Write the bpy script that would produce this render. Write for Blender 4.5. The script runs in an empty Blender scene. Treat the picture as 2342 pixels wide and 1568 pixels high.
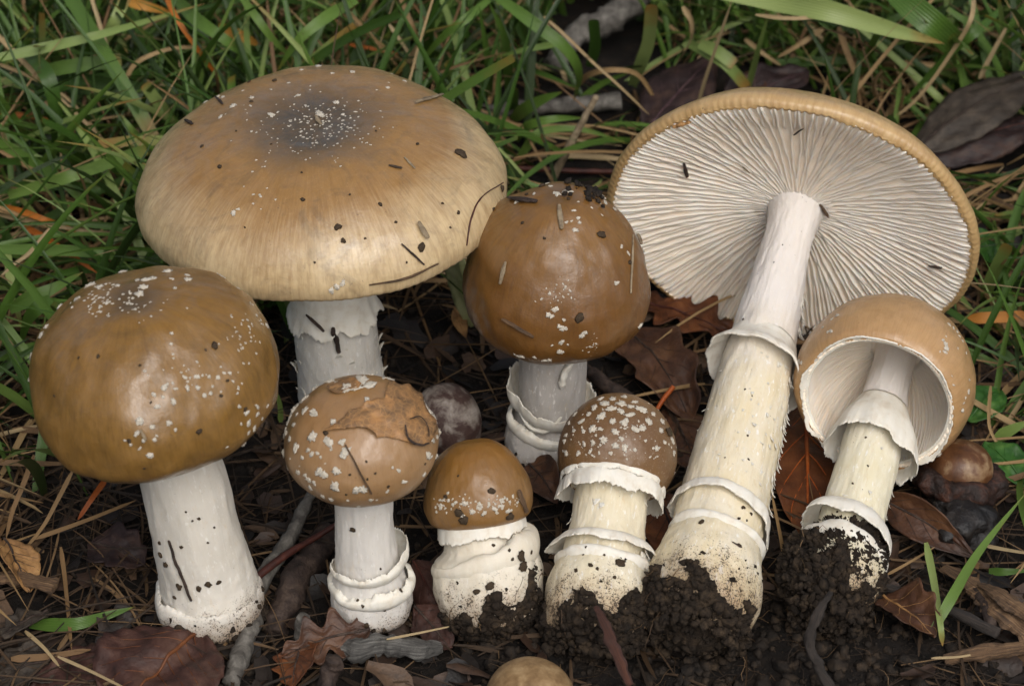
import bpy, bmesh, math, random
import numpy as np
from mathutils import Vector, Matrix, noise
from mathutils.bvhtree import BVHTree

# one Blender unit is one centimetre
S = bpy.context.scene
COL = S.collection
S.unit_settings.system = 'METRIC'
S.unit_settings.scale_length = 0.01
R_ = math.radians
rng = random.Random(7)

# ------------------------------------------------------------------ camera
PITCH = R_(38.0)
DIST = 69.0
LENS, SENSOR = 100.0, 36.0
PW, PH = 2342.0, 1568.0
DV = Vector((0, math.cos(PITCH), -math.sin(PITCH)))      # view direction
UV_ = Vector((0, math.sin(PITCH), math.cos(PITCH)))      # picture up
RV = Vector((1, 0, 0))
CAM = -DV * DIST
K = SENSOR / LENS
cam_d = bpy.data.cameras.new('camera')
cam = bpy.data.objects.new('camera', cam_d)
COL.objects.link(cam)
cam.location = CAM
cam.rotation_euler = (math.pi / 2 - PITCH, 0, 0)
cam_d.lens = LENS
cam_d.sensor_width = SENSOR
cam_d.clip_start = 1.0
cam_d.clip_end = 20000.0
cam_d.dof.use_dof = True
cam_d.dof.focus_distance = 61.5
cam_d.dof.aperture_fstop = 0.30
S.camera = cam

# ------------------------------------------------------------------ light
SUN = Vector((0.20, -0.60, 0.77)).normalized()
w = bpy.data.worlds.new('World')
S.world = w
w.use_nodes = True
wn = w.node_tree
bg = wn.nodes['Background']
sky = wn.nodes.new('ShaderNodeTexSky')
sky.sky_type = 'NISHITA'
sky.sun_disc = False
sky.sun_elevation = math.asin(SUN.z)
sky.sun_rotation = math.atan2(SUN.x, SUN.y)
sky.air_density = 1.0
sky.dust_density = 5.0
sky.ozone_density = 1.0
hs = wn.nodes.new('ShaderNodeHueSaturation')      # an overcast sky is nearly grey
hs.inputs['Saturation'].default_value = 0.56
wn.links.new(sky.outputs[0], hs.inputs['Color'])
wn.links.new(hs.outputs[0], bg.inputs[0])
bg.inputs[1].default_value = 0.10
sd = bpy.data.lights.new('sun', 'SUN')
sd.energy = 1.5
sd.angle = R_(50)
sd.color = (1.0, 0.97, 0.93)
sun = bpy.data.objects.new('sun', sd)
COL.objects.link(sun)
sun.rotation_euler = (-SUN).to_track_quat('-Z', 'Y').to_euler()
S.view_settings.view_transform = 'Standard'
S.view_settings.look = 'None'
S.view_settings.gamma = 1.0
S.view_settings.use_curve_mapping = False
S.view_settings.exposure = 0.30
S.render.engine = 'CYCLES'
S.cycles.max_bounces = 8
S.cycles.use_denoising = True

# ------------------------------------------------------------------ picture to place helpers
def ray(u, v):
    return (DV + RV * ((u - PW / 2) / PW * K) - UV_ * ((v - PH / 2) / PW * K))

def at_h(u, v, h):
    d = ray(u, v)
    return CAM + d * ((h - CAM.z) / d.z)

def at_y(u, v, y):
    d = ray(u, v)
    return CAM + d * ((y - CAM.y) / d.y)

def project(p):
    q = p - CAM
    t = q.dot(DV)
    return (PW / 2 + q.x / t / K * PW, PH / 2 - q.dot(UV_) / t / K * PW, t)

def fbm(x, y, z, o=3):
    return noise.fractal(Vector((x, y, z)), 0.9, 2.1, o)

def sm(a, b, x):
    t = max(0.0, min(1.0, (x - a) / (b - a)))
    return t * t * (3 - 2 * t)

def spline(pts, n):
    """Catmull-Rom through tuples, n samples."""
    P = [Vector(p) if len(p) > 2 else Vector((p[0], p[1], 0)) for p in pts]
    m = len(P) - 1
    out = []
    for i in range(n):
        f = i / (n - 1) * m
        k = min(int(f), m - 1)
        t = f - k
        p1, p2 = P[k], P[k + 1]
        p0 = P[k - 1] if k > 0 else p1 * 2 - p2
        p3 = P[k + 2] if k + 2 <= m else p2 * 2 - p1
        out.append(0.5 * ((2 * p1) + (p2 - p0) * t + (2 * p0 - 5 * p1 + 4 * p2 - p3) * t * t + (3 * p1 - p0 - 3 * p2 + p3) * t ** 3))
    return out

def link(name, me, mats, parent=None, loc=None, smooth=True):
    o = bpy.data.objects.new(name, me)
    COL.objects.link(o)
    if mats is not None and not me.materials:
        for m in (mats if isinstance(mats, (list, tuple)) else [mats]):
            me.materials.append(m)
    if parent is not None:
        o.parent = parent
    if loc is not None:
        o.location = loc
    return o

def mk(name, verts, faces, smooth=True, mi=None, attrs=None):
    me = bpy.data.meshes.new(name)
    me.from_pydata([tuple(v) for v in verts], [], faces)
    if smooth:
        me.polygons.foreach_set('use_smooth', [True] * len(me.polygons))
    if mi is not None:
        me.polygons.foreach_set('material_index', mi)
    if attrs:
        for k, vals in attrs.items():
            a = me.attributes.new(k, 'FLOAT', 'POINT')
            a.data.foreach_set('value', vals)
    me.update()
    return me

def tag(o, label=None, cat=None, group=None, kind=None):
    if label: o['label'] = label
    if cat: o['category'] = cat
    if group: o['group'] = group
    if kind: o['kind'] = kind
    return o

# ------------------------------------------------------------------ materials
def srgb(r, g, b):
    f = lambda c: (c / 255 / 12.92) if c / 255 <= 0.04045 else ((c / 255 + 0.055) / 1.055) ** 2.4
    return (f(r) * 0.81, f(g) * 0.81, f(b) * 0.81, 1.0)

class M:
    def __init__(self, name):
        self.m = bpy.data.materials.new(name)
        self.m.use_nodes = True
        self.t = self.m.node_tree
        self.b = self.t.nodes['Principled BSDF']
    def n(self, typ, props=None, **ins):
        x = self.t.nodes.new('ShaderNode' + typ)
        for k, v in (props or {}).items():
            setattr(x, k, v)
        for k, v in ins.items():
            self.put(x, k, v)
        return x
    def put(self, x, k, v):
        k = int(k[1:]) if k[0] == '_' and k[1:].isdigit() else k.replace('_', ' ')
        s = x.inputs[k]
        if isinstance(v, bpy.types.NodeSocket): self.t.links.new(v, s)
        else: s.default_value = v
    def set(self, **k):
        for a, v in k.items(): self.put(self.b, a, v)
    def coord(self, which='Object'):
        return self.n('TexCoord').outputs[which]
    def noise(self, vec, scale, detail=4.0, rough=0.55, dist=0.0):
        return self.n('TexNoise', Vector=vec, Scale=scale, Detail=detail, Roughness=rough, Distortion=dist).outputs['Fac']
    def map(self, vec, scale=(1, 1, 1), loc=(0, 0, 0)):
        return self.n('Mapping', Vector=vec, Scale=scale, Location=loc).outputs[0]
    def math(self, op, a, b=None, clamp=False):
        x = self.n('Math', {'operation': op, 'use_clamp': clamp})
        self.put(x, '_0', a)
        if b is not None: self.put(x, '_1', b)
        return x.outputs[0]
    def ramp(self, fac, stops, interp='LINEAR'):
        x = self.n('ValToRGB')
        r = x.color_ramp
        r.interpolation = interp
        while len(r.elements) < len(stops): r.elements.new(0.5)
        for e, (p, c) in zip(r.elements, stops):
            e.position = p
            e.color = c if len(c) == 4 else (*c, 1)
        self.t.links.new(fac, x.inputs[0])
        return x.outputs[0]
    def step(self, fac, a, b):
        x = self.n('MapRange', {'clamp': True})
        self.put(x, '_0', fac); x.inputs[1].default_value = a; x.inputs[2].default_value = b
        return x.outputs[0]
    def mix(self, fac, a, b, blend='MIX'):
        x = self.n('Mix', {'data_type': 'RGBA', 'blend_type': blend})
        self.put(x, '_0', fac); self.put(x, '_6', a); self.put(x, '_7', b)
        return x.outputs[2]
    def bump(self, h, strength=0.3, dist=0.02, normal=None):
        x = self.n('Bump', Height=h, Strength=strength, Distance=dist)
        if normal is not None: self.t.links.new(normal, x.inputs['Normal'])
        return x.outputs[0]

def cap_material(name, R, centre, mid, edge, dark, patch=0.0, streak=0.35, gloss=0.7, r_c=(0.05, 0.3)):
    m = M(name)
    co = m.coord()
    sep = m.n('SeparateXYZ', Vector=co)
    x, y, z = sep.outputs
    r = m.math('DIVIDE', m.math('SQRT', m.math('ADD', m.math('MULTIPLY', x, x), m.math('MULTIPLY', y, y))), R)
    low = m.noise(co, 1.1 / R * 2, 4)
    warp = m.math('ADD', r, m.math('MULTIPLY', m.math('SUBTRACT', low, 0.5), 0.34))
    base = m.ramp(warp, [(r_c[0], centre), (r_c[1], mid), (0.72, mid), (1.0, edge)])
    th = m.math('ARCTAN2', x, m.math('MULTIPLY', y, -1.0))
    pol = m.n('CombineXYZ', X=m.math('MULTIPLY', th, 9.0), Y=m.math('MULTIPLY', r, 1.4), Z=z).outputs[0]
    st = m.noise(pol, 2.2, 5, 0.6)
    base = m.mix(m.math('MULTIPLY', m.step(st, 0.42, 0.72), streak), base, dark)
    mot = m.noise(co, 2.2, 6, 0.62, 0.6)
    base = m.mix(m.math('MULTIPLY', m.step(mot, 0.5, 0.78), 0.42), base, dark)
    fine = m.noise(co, 16, 5, 0.7)
    base = m.mix(m.math('MULTIPLY', m.step(fine, 0.55, 0.8), 0.22), base, edge)
    spk = m.noise(co, 9.0, 3, 0.6)
    base = m.mix(m.math('MULTIPLY', m.step(spk, 0.70, 0.76), 0.75), base, srgb(52, 36, 22))
    if patch:
        base = m.mix(m.math('MULTIPLY', m.step(m.noise(co, 26, 4, 0.7), 0.60, 0.66), patch), base, srgb(214, 204, 188))
    pol2 = m.n('CombineXYZ', X=m.math('MULTIPLY', th, 30.0), Y=m.math('MULTIPLY', r, 3.0), Z=z).outputs[0]
    st2 = m.noise(pol2, 2.0, 4, 0.65)
    base = m.mix(m.math('MULTIPLY', m.step(st2, 0.45, 0.7), 0.30), base, dark)
    base = m.mix(m.math('MULTIPLY', m.math('MULTIPLY', m.step(st2, 0.52, 0.35), m.step(r, 0.6, 0.95)), 0.35), base, edge)
    blot = m.noise(co, 1.0, 6, 0.7, 1.2)
    base = m.mix(m.math('MULTIPLY', m.step(blot, 0.52, 0.66), 0.30), base, centre)
    h1 = m.noise(co, 2.4, 4, 0.6, 0.4)
    h2 = m.noise(co, 11, 5, 0.65)
    h3 = st2
    nb = m.bump(h1, 0.16, 0.08)
    nb = m.bump(h2, 0.22, 0.016, nb)
    nb = m.bump(h3, 0.16, 0.014, nb)
    m.set(Base_Color=base, Roughness=m.ramp(m.noise(co, 3.0, 4), [(0.35, (0.36,) * 3), (0.7, (0.58,) * 3)]), Normal=nb,
          Subsurface_Weight=0.10, Subsurface_Radius=(0.5, 0.25, 0.1), Subsurface_Scale=0.12,
          Coat_Weight=m.math('MULTIPLY', m.step(m.noise(co, 1.5, 6, 0.68, 1.2), 0.40, 0.62), 1.0 if gloss >= 1 else gloss + 0.2), Coat_Roughness=m.ramp(m.noise(co, 4.5, 4), [(0.4, (0.07,) * 3), (0.65, (0.24,) * 3)]), Coat_IOR=1.5)
    m.put(m.b, 'Coat_Normal', m.bump(m.noise(co, 22, 5, 0.7), 0.35, 0.012, m.bump(h2, 0.4, 0.018, m.bump(h1, 0.28, 0.09))))
    return m.m

def flesh_material(name, a, b, fiber=1.0, dirt=None, dirt_z=(0, 0), rough=0.6, blot=0.5, pale=None):
    """white mushroom flesh: long fibres along local z, cream blotches; soil stains below dirt_z."""
    m = M(name)
    co = m.coord()
    st = m.map(co, (5.5, 5.5, 0.7))
    fib = m.noise(st, 2.2, 6, 0.65)
    lo = m.noise(co, 1.2, 4, 0.6, 0.5)
    col = m.mix(m.math('MULTIPLY', m.step(lo, 0.38, 0.66), blot), a, b)
    col = m.mix(m.math('MULTIPLY', m.step(fib, 0.52, 0.75), 0.5), col, b)
    col = m.mix(m.math('MULTIPLY', m.step(m.noise(co, 6, 5, 0.7), 0.62, 0.75), 0.22), col, srgb(196, 170, 128))
    col = m.mix(m.math('MULTIPLY', m.step(m.noise(m.map(co, (3, 3, 0.8)), 3.0, 5, 0.7, 0.8), 0.58, 0.70), 0.45 * min(1.0, fiber)), col, srgb(214, 188, 142))
    col = m.mix(m.math('MULTIPLY', m.step(m.noise(m.map(co, (3.5, 3.5, 1.2), (7, 3, 1)), 3.6, 4, 0.6), 0.60, 0.66), 0.7 * min(1.0, fiber)), col, srgb(250, 248, 242))
    if pale:      # the upper stem is whiter than the fibrous lower part
        zz_ = m.n('SeparateXYZ', Vector=co).outputs[2]
        col = m.mix(m.math('MULTIPLY', m.step(m.math('ADD', zz_, m.math('MULTIPLY', lo, 1.2)), pale[0], pale[1]), 0.85), col, srgb(238, 232, 228))
    spk = m.noise(co, 13, 3, 0.6)
    col = m.mix(m.math('MULTIPLY', m.step(spk, 0.715, 0.745), 0.85), col, srgb(70, 50, 34))
    if dirt:
        z = m.n('SeparateXYZ', Vector=co).outputs[2]
        g = m.step(z, dirt_z[1], dirt_z[0])
        d1 = m.noise(co, 3.2, 6, 0.7)
        d2 = m.noise(co, 15, 4, 0.7)
        k = m.math('ADD', m.math('MULTIPLY', g, 0.75), m.math('ADD', m.math('MULTIPLY', d1, 0.55), m.math('MULTIPLY', d2, 0.3)))
        col = m.mix(m.math('MULTIPLY', m.step(k, 0.66, 1.02), 0.72), col, srgb(146, 110, 70))
        f2 = m.noise(co, 24, 3, 0.7)
        sp2 = m.math('ADD', m.math('ADD', f2, m.math('MULTIPLY', g, 0.22)), m.math('MULTIPLY', m.math('SUBTRACT', d1, 0.5), 0.5))
        col = m.mix(m.math('MULTIPLY', m.step(sp2, 0.66, 0.72), m.math('MULTIPLY', m.step(g, 0.06, 0.4), 0.85)), col, dirt)
        col = m.mix(m.step(k, 1.06, 1.16), col, dirt)
    nb = m.bump(fib, 0.42 * fiber, 0.035)
    nb = m.bump(m.noise(co, 8, 6, 0.75), 0.42, 0.03, nb)
    m.set(Base_Color=col, Roughness=rough, Normal=nb, Subsurface_Weight=0.22, Subsurface_Radius=(0.6, 0.45, 0.3),
          Subsurface_Scale=0.12, Specular_IOR_Level=0.35)
    return m.m

def simple(name, stops, scale=4.0, rough=0.7, bump=0.4, bdist=0.03, bscale=14, stretch=(1, 1, 1), spec=0.3, rnd=False, sss=0, transl=0):
    m = M(name)
    co = m.coord()
    v = m.map(co, stretch)
    if rnd:
        oi = m.n('ObjectInfo').outputs['Random']
        v = m.n('VectorMath', {'operation': 'ADD'}, _0=v).outputs[0]
        m.put(v.node, '_1', m.n('CombineXYZ', X=m.math('MULTIPLY', oi, 37.0), Y=m.math('MULTIPLY', oi, 91.0), Z=0.0).outputs[0])
    f = m.noise(v, scale, 6, 0.62, 0.3)
    n = len(stops)
    col = m.ramp(f, [(0.3 + 0.42 * i / (n - 1), s) for i, s in enumerate(stops)])
    nb = m.bump(m.noise(v, bscale, 5, 0.65), bump, bdist)
    m.set(Base_Color=col, Roughness=rough, Normal=nb, Specular_IOR_Level=spec)
    if sss: m.set(Subsurface_Weight=sss, Subsurface_Radius=(0.5, 0.4, 0.3), Subsurface_Scale=0.1)
    return m.m

def blade_material(name, cols, tip, spot=True, rough=0.34):
    """grass: colour by the blade's own 'tone' attribute, dry tips by 'along', lengthwise veins by 'across'."""
    m = M(name)
    tone = m.n('Attribute', {'attribute_name': 'tone'}).outputs['Fac']
    al = m.n('Attribute', {'attribute_name': 'along'}).outputs['Fac']
    ac = m.n('Attribute', {'attribute_name': 'across'}).outputs['Fac']
    n = len(cols)
    col = m.ramp(tone, [(i / (n - 1), c) for i, c in enumerate(cols)])
    co = m.coord()
    no = m.noise(co, 1.1, 4)
    vein = m.math('SINE', m.math('MULTIPLY', ac, 26.0))
    col = m.mix(m.math('MULTIPLY', m.step(vein, 0.2, 1.0), 0.16), col, cols[-1])
    if tip:
        k = m.math('ADD', al, m.math('MULTIPLY', m.math('SUBTRACT', no, 0.5), 0.5))
        k = m.math('ADD', k, m.math('MULTIPLY', m.math('SUBTRACT', tone, 0.5), 0.35))
        col = m.mix(m.math('MULTIPLY', m.step(k, 0.92, 1.14), 0.8), col, tip)
    if spot:
        sp = m.noise(co, 2.6, 4, 0.6)
        col = m.mix(m.math('MULTIPLY', m.step(sp, 0.66, 0.76), 0.8), col, srgb(70, 48, 28))
    nb = m.bump(vein, 0.35, 0.012)
    m.set(Base_Color=col, Roughness=rough, Normal=nb, Specular_IOR_Level=0.45)
    tr = m.n('BsdfTranslucent', Color=col)
    ms = m.n('MixShader', Fac=0.22)
    m.t.links.new(m.b.outputs[0], ms.inputs[1])
    m.t.links.new(tr.outputs[0], ms.inputs[2])
    m.t.links.new(ms.outputs[0], m.t.nodes['Material Output'].inputs[0])
    return m.m

SOILC = [srgb(10, 8, 6), srgb(22, 17, 13), srgb(42, 33, 24)]  # dark soil, deepened further so shadow between the stems is in the colour
MAT = {}
MAT['soil'] = simple('soil', SOILC, 2.2, 0.85, 0.9, 0.12, 7, spec=0.25)
MAT['clod'] = simple('soil_clod', [srgb(18, 14, 11), srgb(40, 32, 24), srgb(72, 58, 43)], 3.0, 0.8, 0.8, 0.05, 16, spec=0.3)
MAT['cake'] = simple('caked_soil', [srgb(24, 19, 14), srgb(46, 37, 28), srgb(78, 64, 48)], 4.0, 0.85, 1.0, 0.05, 18, spec=0.25)
MAT['grass'] = blade_material('grass_blade', [srgb(32, 54, 18), srgb(58, 92, 30), srgb(94, 126, 50), srgb(150, 166, 98)], srgb(150, 104, 48))
MAT['straw'] = blade_material('dry_grass', [srgb(74, 52, 32), srgb(128, 96, 60), srgb(166, 136, 92), srgb(188, 166, 126)], None, rough=0.6)
MAT['litter_straw'] = blade_material('litter_straw', [srgb(26, 20, 15), srgb(50, 37, 25), srgb(84, 63, 42), srgb(138, 110, 76)], None, rough=0.65)  # dead grass darkened: shade among the stems is put into its colour
MAT['orange'] = blade_material('orange_grass', [srgb(150, 72, 20), srgb(190, 108, 36), srgb(206, 150, 66)], srgb(120, 70, 36), rough=0.5)
MAT['wart'] = simple('wart', [srgb(202, 189, 166), srgb(226, 217, 200), srgb(237, 231, 219)], 7, 0.75, 0.7, 0.03, 22, sss=0.15)
MAT['gill'] = simple('gill', [(0.89, 0.79, 0.66), (0.91, 0.84, 0.74), (0.92, 0.88, 0.80)], 1.4, 0.55, 0.15, 0.02, 8, sss=0.5)
_m = MAT['gill']; _t = _m.node_tree; _p = _t.nodes['Principled BSDF']
_tr = _t.nodes.new('ShaderNodeBsdfTranslucent'); _tr.inputs[0].default_value = (0.92, 0.74, 0.50, 1.0)
_mx = _t.nodes.new('ShaderNodeMixShader'); _mx.inputs[0].default_value = 0.22
_t.links.new(_p.outputs[0], _mx.inputs[1]); _t.links.new(_tr.outputs[0], _mx.inputs[2]); _t.links.new(_mx.outputs[0], _t.nodes['Material Output'].inputs[0])
MAT['under'] = simple('cap_flesh', [(0.90, 0.76, 0.60), (0.92, 0.84, 0.72)], 2, 0.6, 0.2, 0.02, 8, sss=0.2)
MAT['rag'] = simple('veil', [srgb(222, 212, 194), srgb(236, 231, 218), srgb(240, 236, 226)], 3.5, 0.65, 0.35, 0.02, 18, sss=0.2)
MAT['twig_grey'] = simple('grey_bark', [srgb(58, 54, 50), srgb(98, 94, 88), srgb(136, 132, 124)], 3.5, 0.75, 0.7, 0.05, 12, (1, 1, 1))
MAT['twig_dark'] = simple('dark_bark', [srgb(32, 25, 22), srgb(58, 46, 40), srgb(88, 74, 64)], 4, 0.7, 0.8, 0.05, 12)
MAT['twig_red'] = simple('red_stalk', [srgb(42, 23, 19), srgb(70, 36, 29), srgb(96, 56, 43)], 3, 0.5, 0.4, 0.03, 12)
MAT['twig_purple'] = simple('purple_bark', [srgb(48, 32, 36), srgb(76, 54, 58), srgb(104, 82, 80)], 4, 0.55, 0.5, 0.03, 14)
MAT['wood'] = simple('split_wood', [srgb(70, 48, 30), srgb(128, 94, 60), srgb(172, 136, 94)], 1.6, 0.7, 0.8, 0.05, 7, (5, 5, 0.8))
def wood_material(name, a, b, c, d):
    w = M(name)
    al = w.n('Attribute', {'attribute_name': 'along'}).outputs['Fac']
    ar = w.n('Attribute', {'attribute_name': 'around'}).outputs['Fac']
    g = w.noise(w.n('CombineXYZ', X=w.math('MULTIPLY', ar, 11.0), Y=w.math('MULTIPLY', al, 0.5), Z=0.0).outputs[0], 2.0, 6, 0.7, 0.3)
    w.set(Base_Color=w.mix(w.math('MULTIPLY', w.step(w.noise(w.coord(), 2.2, 5), 0.5, 0.7), 0.7), w.ramp(g, [(0.3, a), (0.5, b), (0.7, c)]), d), Roughness=0.7, Normal=w.bump(g, 0.9, 0.06))
    return w.m
MAT['wood'] = wood_material('split_wood', srgb(48, 35, 24), srgb(104, 78, 53), srgb(156, 124, 88), srgb(56, 45, 36))
MAT['red_wood'] = wood_material('red_fibrous_stalk', srgb(36, 22, 17), srgb(74, 40, 28), srgb(108, 66, 46), srgb(48, 32, 24))
MAT['dark_wood'] = wood_material('dark_root_bark', srgb(22, 18, 16), srgb(48, 40, 34), srgb(78, 66, 56), srgb(30, 25, 21))
MAT['grey_wood'] = wood_material('grey_wood', srgb(38, 36, 35), srgb(88, 86, 82), srgb(132, 130, 124), srgb(46, 43, 41))
MAT['stick'] = simple('pale_stick', [srgb(98, 84, 66), srgb(140, 124, 100), srgb(164, 150, 124)], 4, 0.7, 0.5, 0.03, 14)
MAT['orange_stalk'] = simple('orange_stalk', [srgb(140, 62, 22), srgb(178, 90, 36), srgb(194, 114, 56)], 3, 0.5, 0.4, 0.02, 12)
MAT['leaf_brown'] = simple('brown_leaf', [srgb(40, 26, 19), srgb(76, 48, 31), srgb(108, 74, 48)], 1.3, 0.5, 0.6, 0.05, 7, spec=0.4)
MAT['leaf_red'] = simple('redbrown_leaf', [srgb(42, 28, 25), srgb(70, 46, 39), srgb(98, 72, 60)], 1.5, 0.5, 0.6, 0.05, 8, spec=0.25)
MAT['leaf_purple'] = simple('purple_leaf', [srgb(30, 22, 22), srgb(46, 34, 33), srgb(80, 60, 50)], 1.2, 0.5, 0.5, 0.04, 7, spec=0.22)
MAT['leaf_grey'] = simple('grey_leaf', [srgb(42, 36, 30), srgb(62, 54, 46), srgb(86, 76, 64)], 2.6, 0.6, 0.6, 0.04, 14)
MAT['leaf_tan'] = simple('tan_leaf', [srgb(104, 76, 50), srgb(158, 118, 74), srgb(190, 148, 96)], 3, 0.6, 0.6, 0.03, 12)
ml = M('dry_leaf')
_c = ml.coord()
_v = ml.n('TexVoronoi', {'feature': 'DISTANCE_TO_EDGE'}, Vector=_c, Scale=7.0).outputs['Distance']
_b = ml.ramp(ml.noise(_c, 2.4, 5, 0.6, 0.4), [(0.32, srgb(92, 72, 52)), (0.5, srgb(140, 104, 66)), (0.68, srgb(176, 128, 78))])
_b = ml.mix(ml.math('MULTIPLY', ml.step(_v, 0.06, 0.0), 0.45), _b, srgb(196, 150, 92))
_b = ml.mix(ml.math('MULTIPLY', ml.step(ml.noise(_c, 9, 4, 0.7), 0.6, 0.7), 0.7), _b, srgb(70, 54, 38))
ml.set(Base_Color=_b, Roughness=0.6, Normal=ml.bump(_v, 0.4, 0.02, ml.bump(ml.noise(_c, 6, 5), 0.4, 0.03)))
MAT['leaf_dry'] = ml.m
MAT['leaf_orange'] = simple('orange_leaf', [srgb(62, 36, 22), srgb(98, 56, 30), srgb(124, 76, 42)], 1.5, 0.5, 0.6, 0.04, 8)
MAT['leaf_pale'] = simple('pale_leaf', [srgb(140, 146, 96), srgb(170, 172, 122), srgb(186, 186, 144)], 2, 0.55, 0.4, 0.03, 9)
MAT['leaf_green'] = simple('green_leaf', [srgb(32, 66, 26), srgb(52, 92, 36), srgb(84, 118, 52)], 2, 0.4, 0.4, 0.03, 9)
MAT['nut_bloom'] = simple('mouldy_nut', [srgb(58, 40, 36), srgb(68, 50, 45), srgb(128, 118, 110), srgb(166, 158, 150)], 2.2, 0.6, 0.5, 0.03, 20)
MAT['nut_tan'] = simple('tan_nut', [srgb(112, 86, 56), srgb(146, 118, 82), srgb(172, 146, 108)], 5, 0.5, 0.4, 0.02, 18, (1, 1, 0.6))
MAT['nut_shiny'] = simple('shiny_nut', [srgb(58, 34, 20), srgb(96, 62, 36), srgb(168, 142, 108)], 1.8, 0.4, 0.4, 0.02, 14, spec=0.4)
MAT['husk'] = simple('nut_husk', [srgb(18, 13, 11), srgb(42, 26, 20), srgb(84, 50, 34)], 3.2, 0.55, 0.9, 0.06, 10, spec=0.35)
MAT['black_husk'] = simple('black_husk', [srgb(14, 12, 12), srgb(28, 25, 24), srgb(52, 46, 42)], 3.5, 0.4, 0.8, 0.06, 9, spec=0.5)
MAT['speck'] = simple('dark_speck', [srgb(34, 26, 18), srgb(66, 52, 36), srgb(94, 78, 56)], 9, 0.7, 0.6, 0.02, 24, rnd=True)

# ------------------------------------------------------------------ generic shapes
def lathe(prof, seg, disp=None, cap_start=False, cap_end=False, mi_of=None):
    """prof: list of (r, z); disp(theta, i, r, z) -> (r, z, dtheta). Returns verts, faces, material indices."""
    V, F, MI = [], [], []
    n = len(prof)
    for i, (r, z) in enumerate(prof):
        for k in range(seg):
            th = 2 * math.pi * k / seg
            rr, zz, dx = (r, z, 0.0) if disp is None else disp(th, i, r, z)
            V.append((rr * math.cos(th + dx), rr * math.sin(th + dx), zz))
    for i in range(n - 1):
        for k in range(seg):
            a, b = i * seg + k, i * seg + (k + 1) % seg
            F.append((a, b, b + seg, a + seg))
            MI.append(mi_of(i) if mi_of else 0)
    def fan(i, flip):
        c = len(V)
        ring = [Vector(V[i * seg + k]) for k in range(seg)]
        V.append(tuple(sum(ring, Vector()) / seg))
        for k in range(seg):
            a, b = i * seg + k, i * seg + (k + 1) % seg
            F.append((c, b, a) if flip else (c, a, b))
            MI.append(mi_of(min(i, n - 2)) if mi_of else 0)
    if cap_start: fan(0, True)
    if cap_end: fan(n - 1, False)
    return V, F, MI

def frames(P):
    """tangent / side / up along a polyline."""
    T = []
    for i in range(len(P)):
        a, b = P[max(0, i - 1)], P[min(len(P) - 1, i + 1)]
        T.append((b - a).normalized())
    out = []
    up = Vector((0, 0, 1)) if abs(T[0].z) < 0.9 else Vector((0, 1, 0))
    for t in T:
        s = t.cross(up).normalized()
        u = s.cross(t).normalized()
        up = u
        out.append((t, s, u))
    return out

def tube_geo(pts, radii, seg=10, rough=0.12, seed=0, n=None, flat=1.0):
    n = n or max(20, 12 * len(pts))
    P = spline([tuple(p) for p in pts], n)
    FR = frames(P)
    V, F = [], []
    for i, (p, (t, s, u)) in enumerate(zip(P, FR)):
        f = i / (n - 1) * (len(radii) - 1)
        k = min(int(f), len(radii) - 2) if len(radii) > 1 else 0
        r = radii[0] if len(radii) == 1 else radii[k] * (1 - f + k) + radii[k + 1] * (f - k)
        for j in range(seg):
            a = 2 * math.pi * j / seg
            q = r * (1 + rough * fbm(p.x * 2.2 + math.cos(a) * 0.9 + seed, p.y * 2.2 + math.sin(a) * 0.9, p.z * 2.2, 3) + 0.7 * rough * noise.noise(Vector((p.x * 6 + math.cos(a) * 1.6 + seed, p.y * 6 + math.sin(a) * 1.6, p.z * 6))))
            V.append(p + s * (math.cos(a) * q) + u * (math.sin(a) * q * flat))
    for i in range(n - 1):
        for j in range(seg):
            a, b = i * seg + j, i * seg + (j + 1) % seg
            F.append((a, a + seg, b + seg, b))
    for i, fl in ((0, False), (n - 1, True)):
        c = len(V)
        V.append(P[i] + FR[i][0] * (0.02 if fl else -0.02))
        for j in range(seg):
            a, b = i * seg + j, i * seg + (j + 1) % seg
            F.append((c, b, a) if fl else (c, a, b))
    return V, F

def ribbon_geo(P, width, fold=0.22, prof=None, side_ref=None, roll=0.0, rollv=0.0, tone=0.5):
    """a leaf blade with a folded middle; P list of Vectors. returns verts, faces, tone, along, across."""
    n = len(P)
    FR = frames(P)
    V, F, A, B, C = [], [], [], [], []
    for i, (p, (t, s, u)) in enumerate(zip(P, FR)):
        x = i / (n - 1)
        if side_ref is not None:
            s2 = t.cross(side_ref)
            if s2.length > 0.15:
                s = s2.normalized()
        a = roll + rollv * x
        q = Matrix.Rotation(a, 3, t)
        s = q @ s
        u = s.cross(t).normalized()
        hw = 0.5 * width * (prof(x) if prof else (min(1.0, 0.55 + 1.6 * x) * (1 - x ** 3.0)) + 0.02)
        for k, c in ((-1, 1.0), (-0.5, 0.42), (0, 0.0), (0.5, 0.42), (1, 1.0)):
            V.append(p + s * (hw * k) + u * (hw * fold * c))
            A.append(tone); B.append(x); C.append(k)
    for i in range(n - 1):
        for k in range(4):
            a = i * 5 + k
            F.append((a, a + 1, a + 6, a + 5))
    return V, F, A, B, C

def merge(parts):
    """parts: list of (V, F, tone, along, across)."""
    V, F, A, B, C = [], [], [], [], []
    for v, f, a, b, c in parts:
        o = len(V)
        V += v
        F += [tuple(i + o for i in q) for q in f]
        A += a; B += b; C += c
    return V, F, {'tone': A, 'along': B, 'across': C}

def ico(sub):
    bm = bmesh.new()
    bmesh.ops.create_icosphere(bm, subdivisions=sub, radius=1.0)
    bm.verts.ensure_lookup_table()
    v = np.array([tuple(x.co) for x in bm.verts])
    f = [tuple(x.index for x in q.verts) for q in bm.faces]
    bm.free()
    return v, f

ICO = {k: ico(k) for k in (1, 2, 3)}

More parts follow.
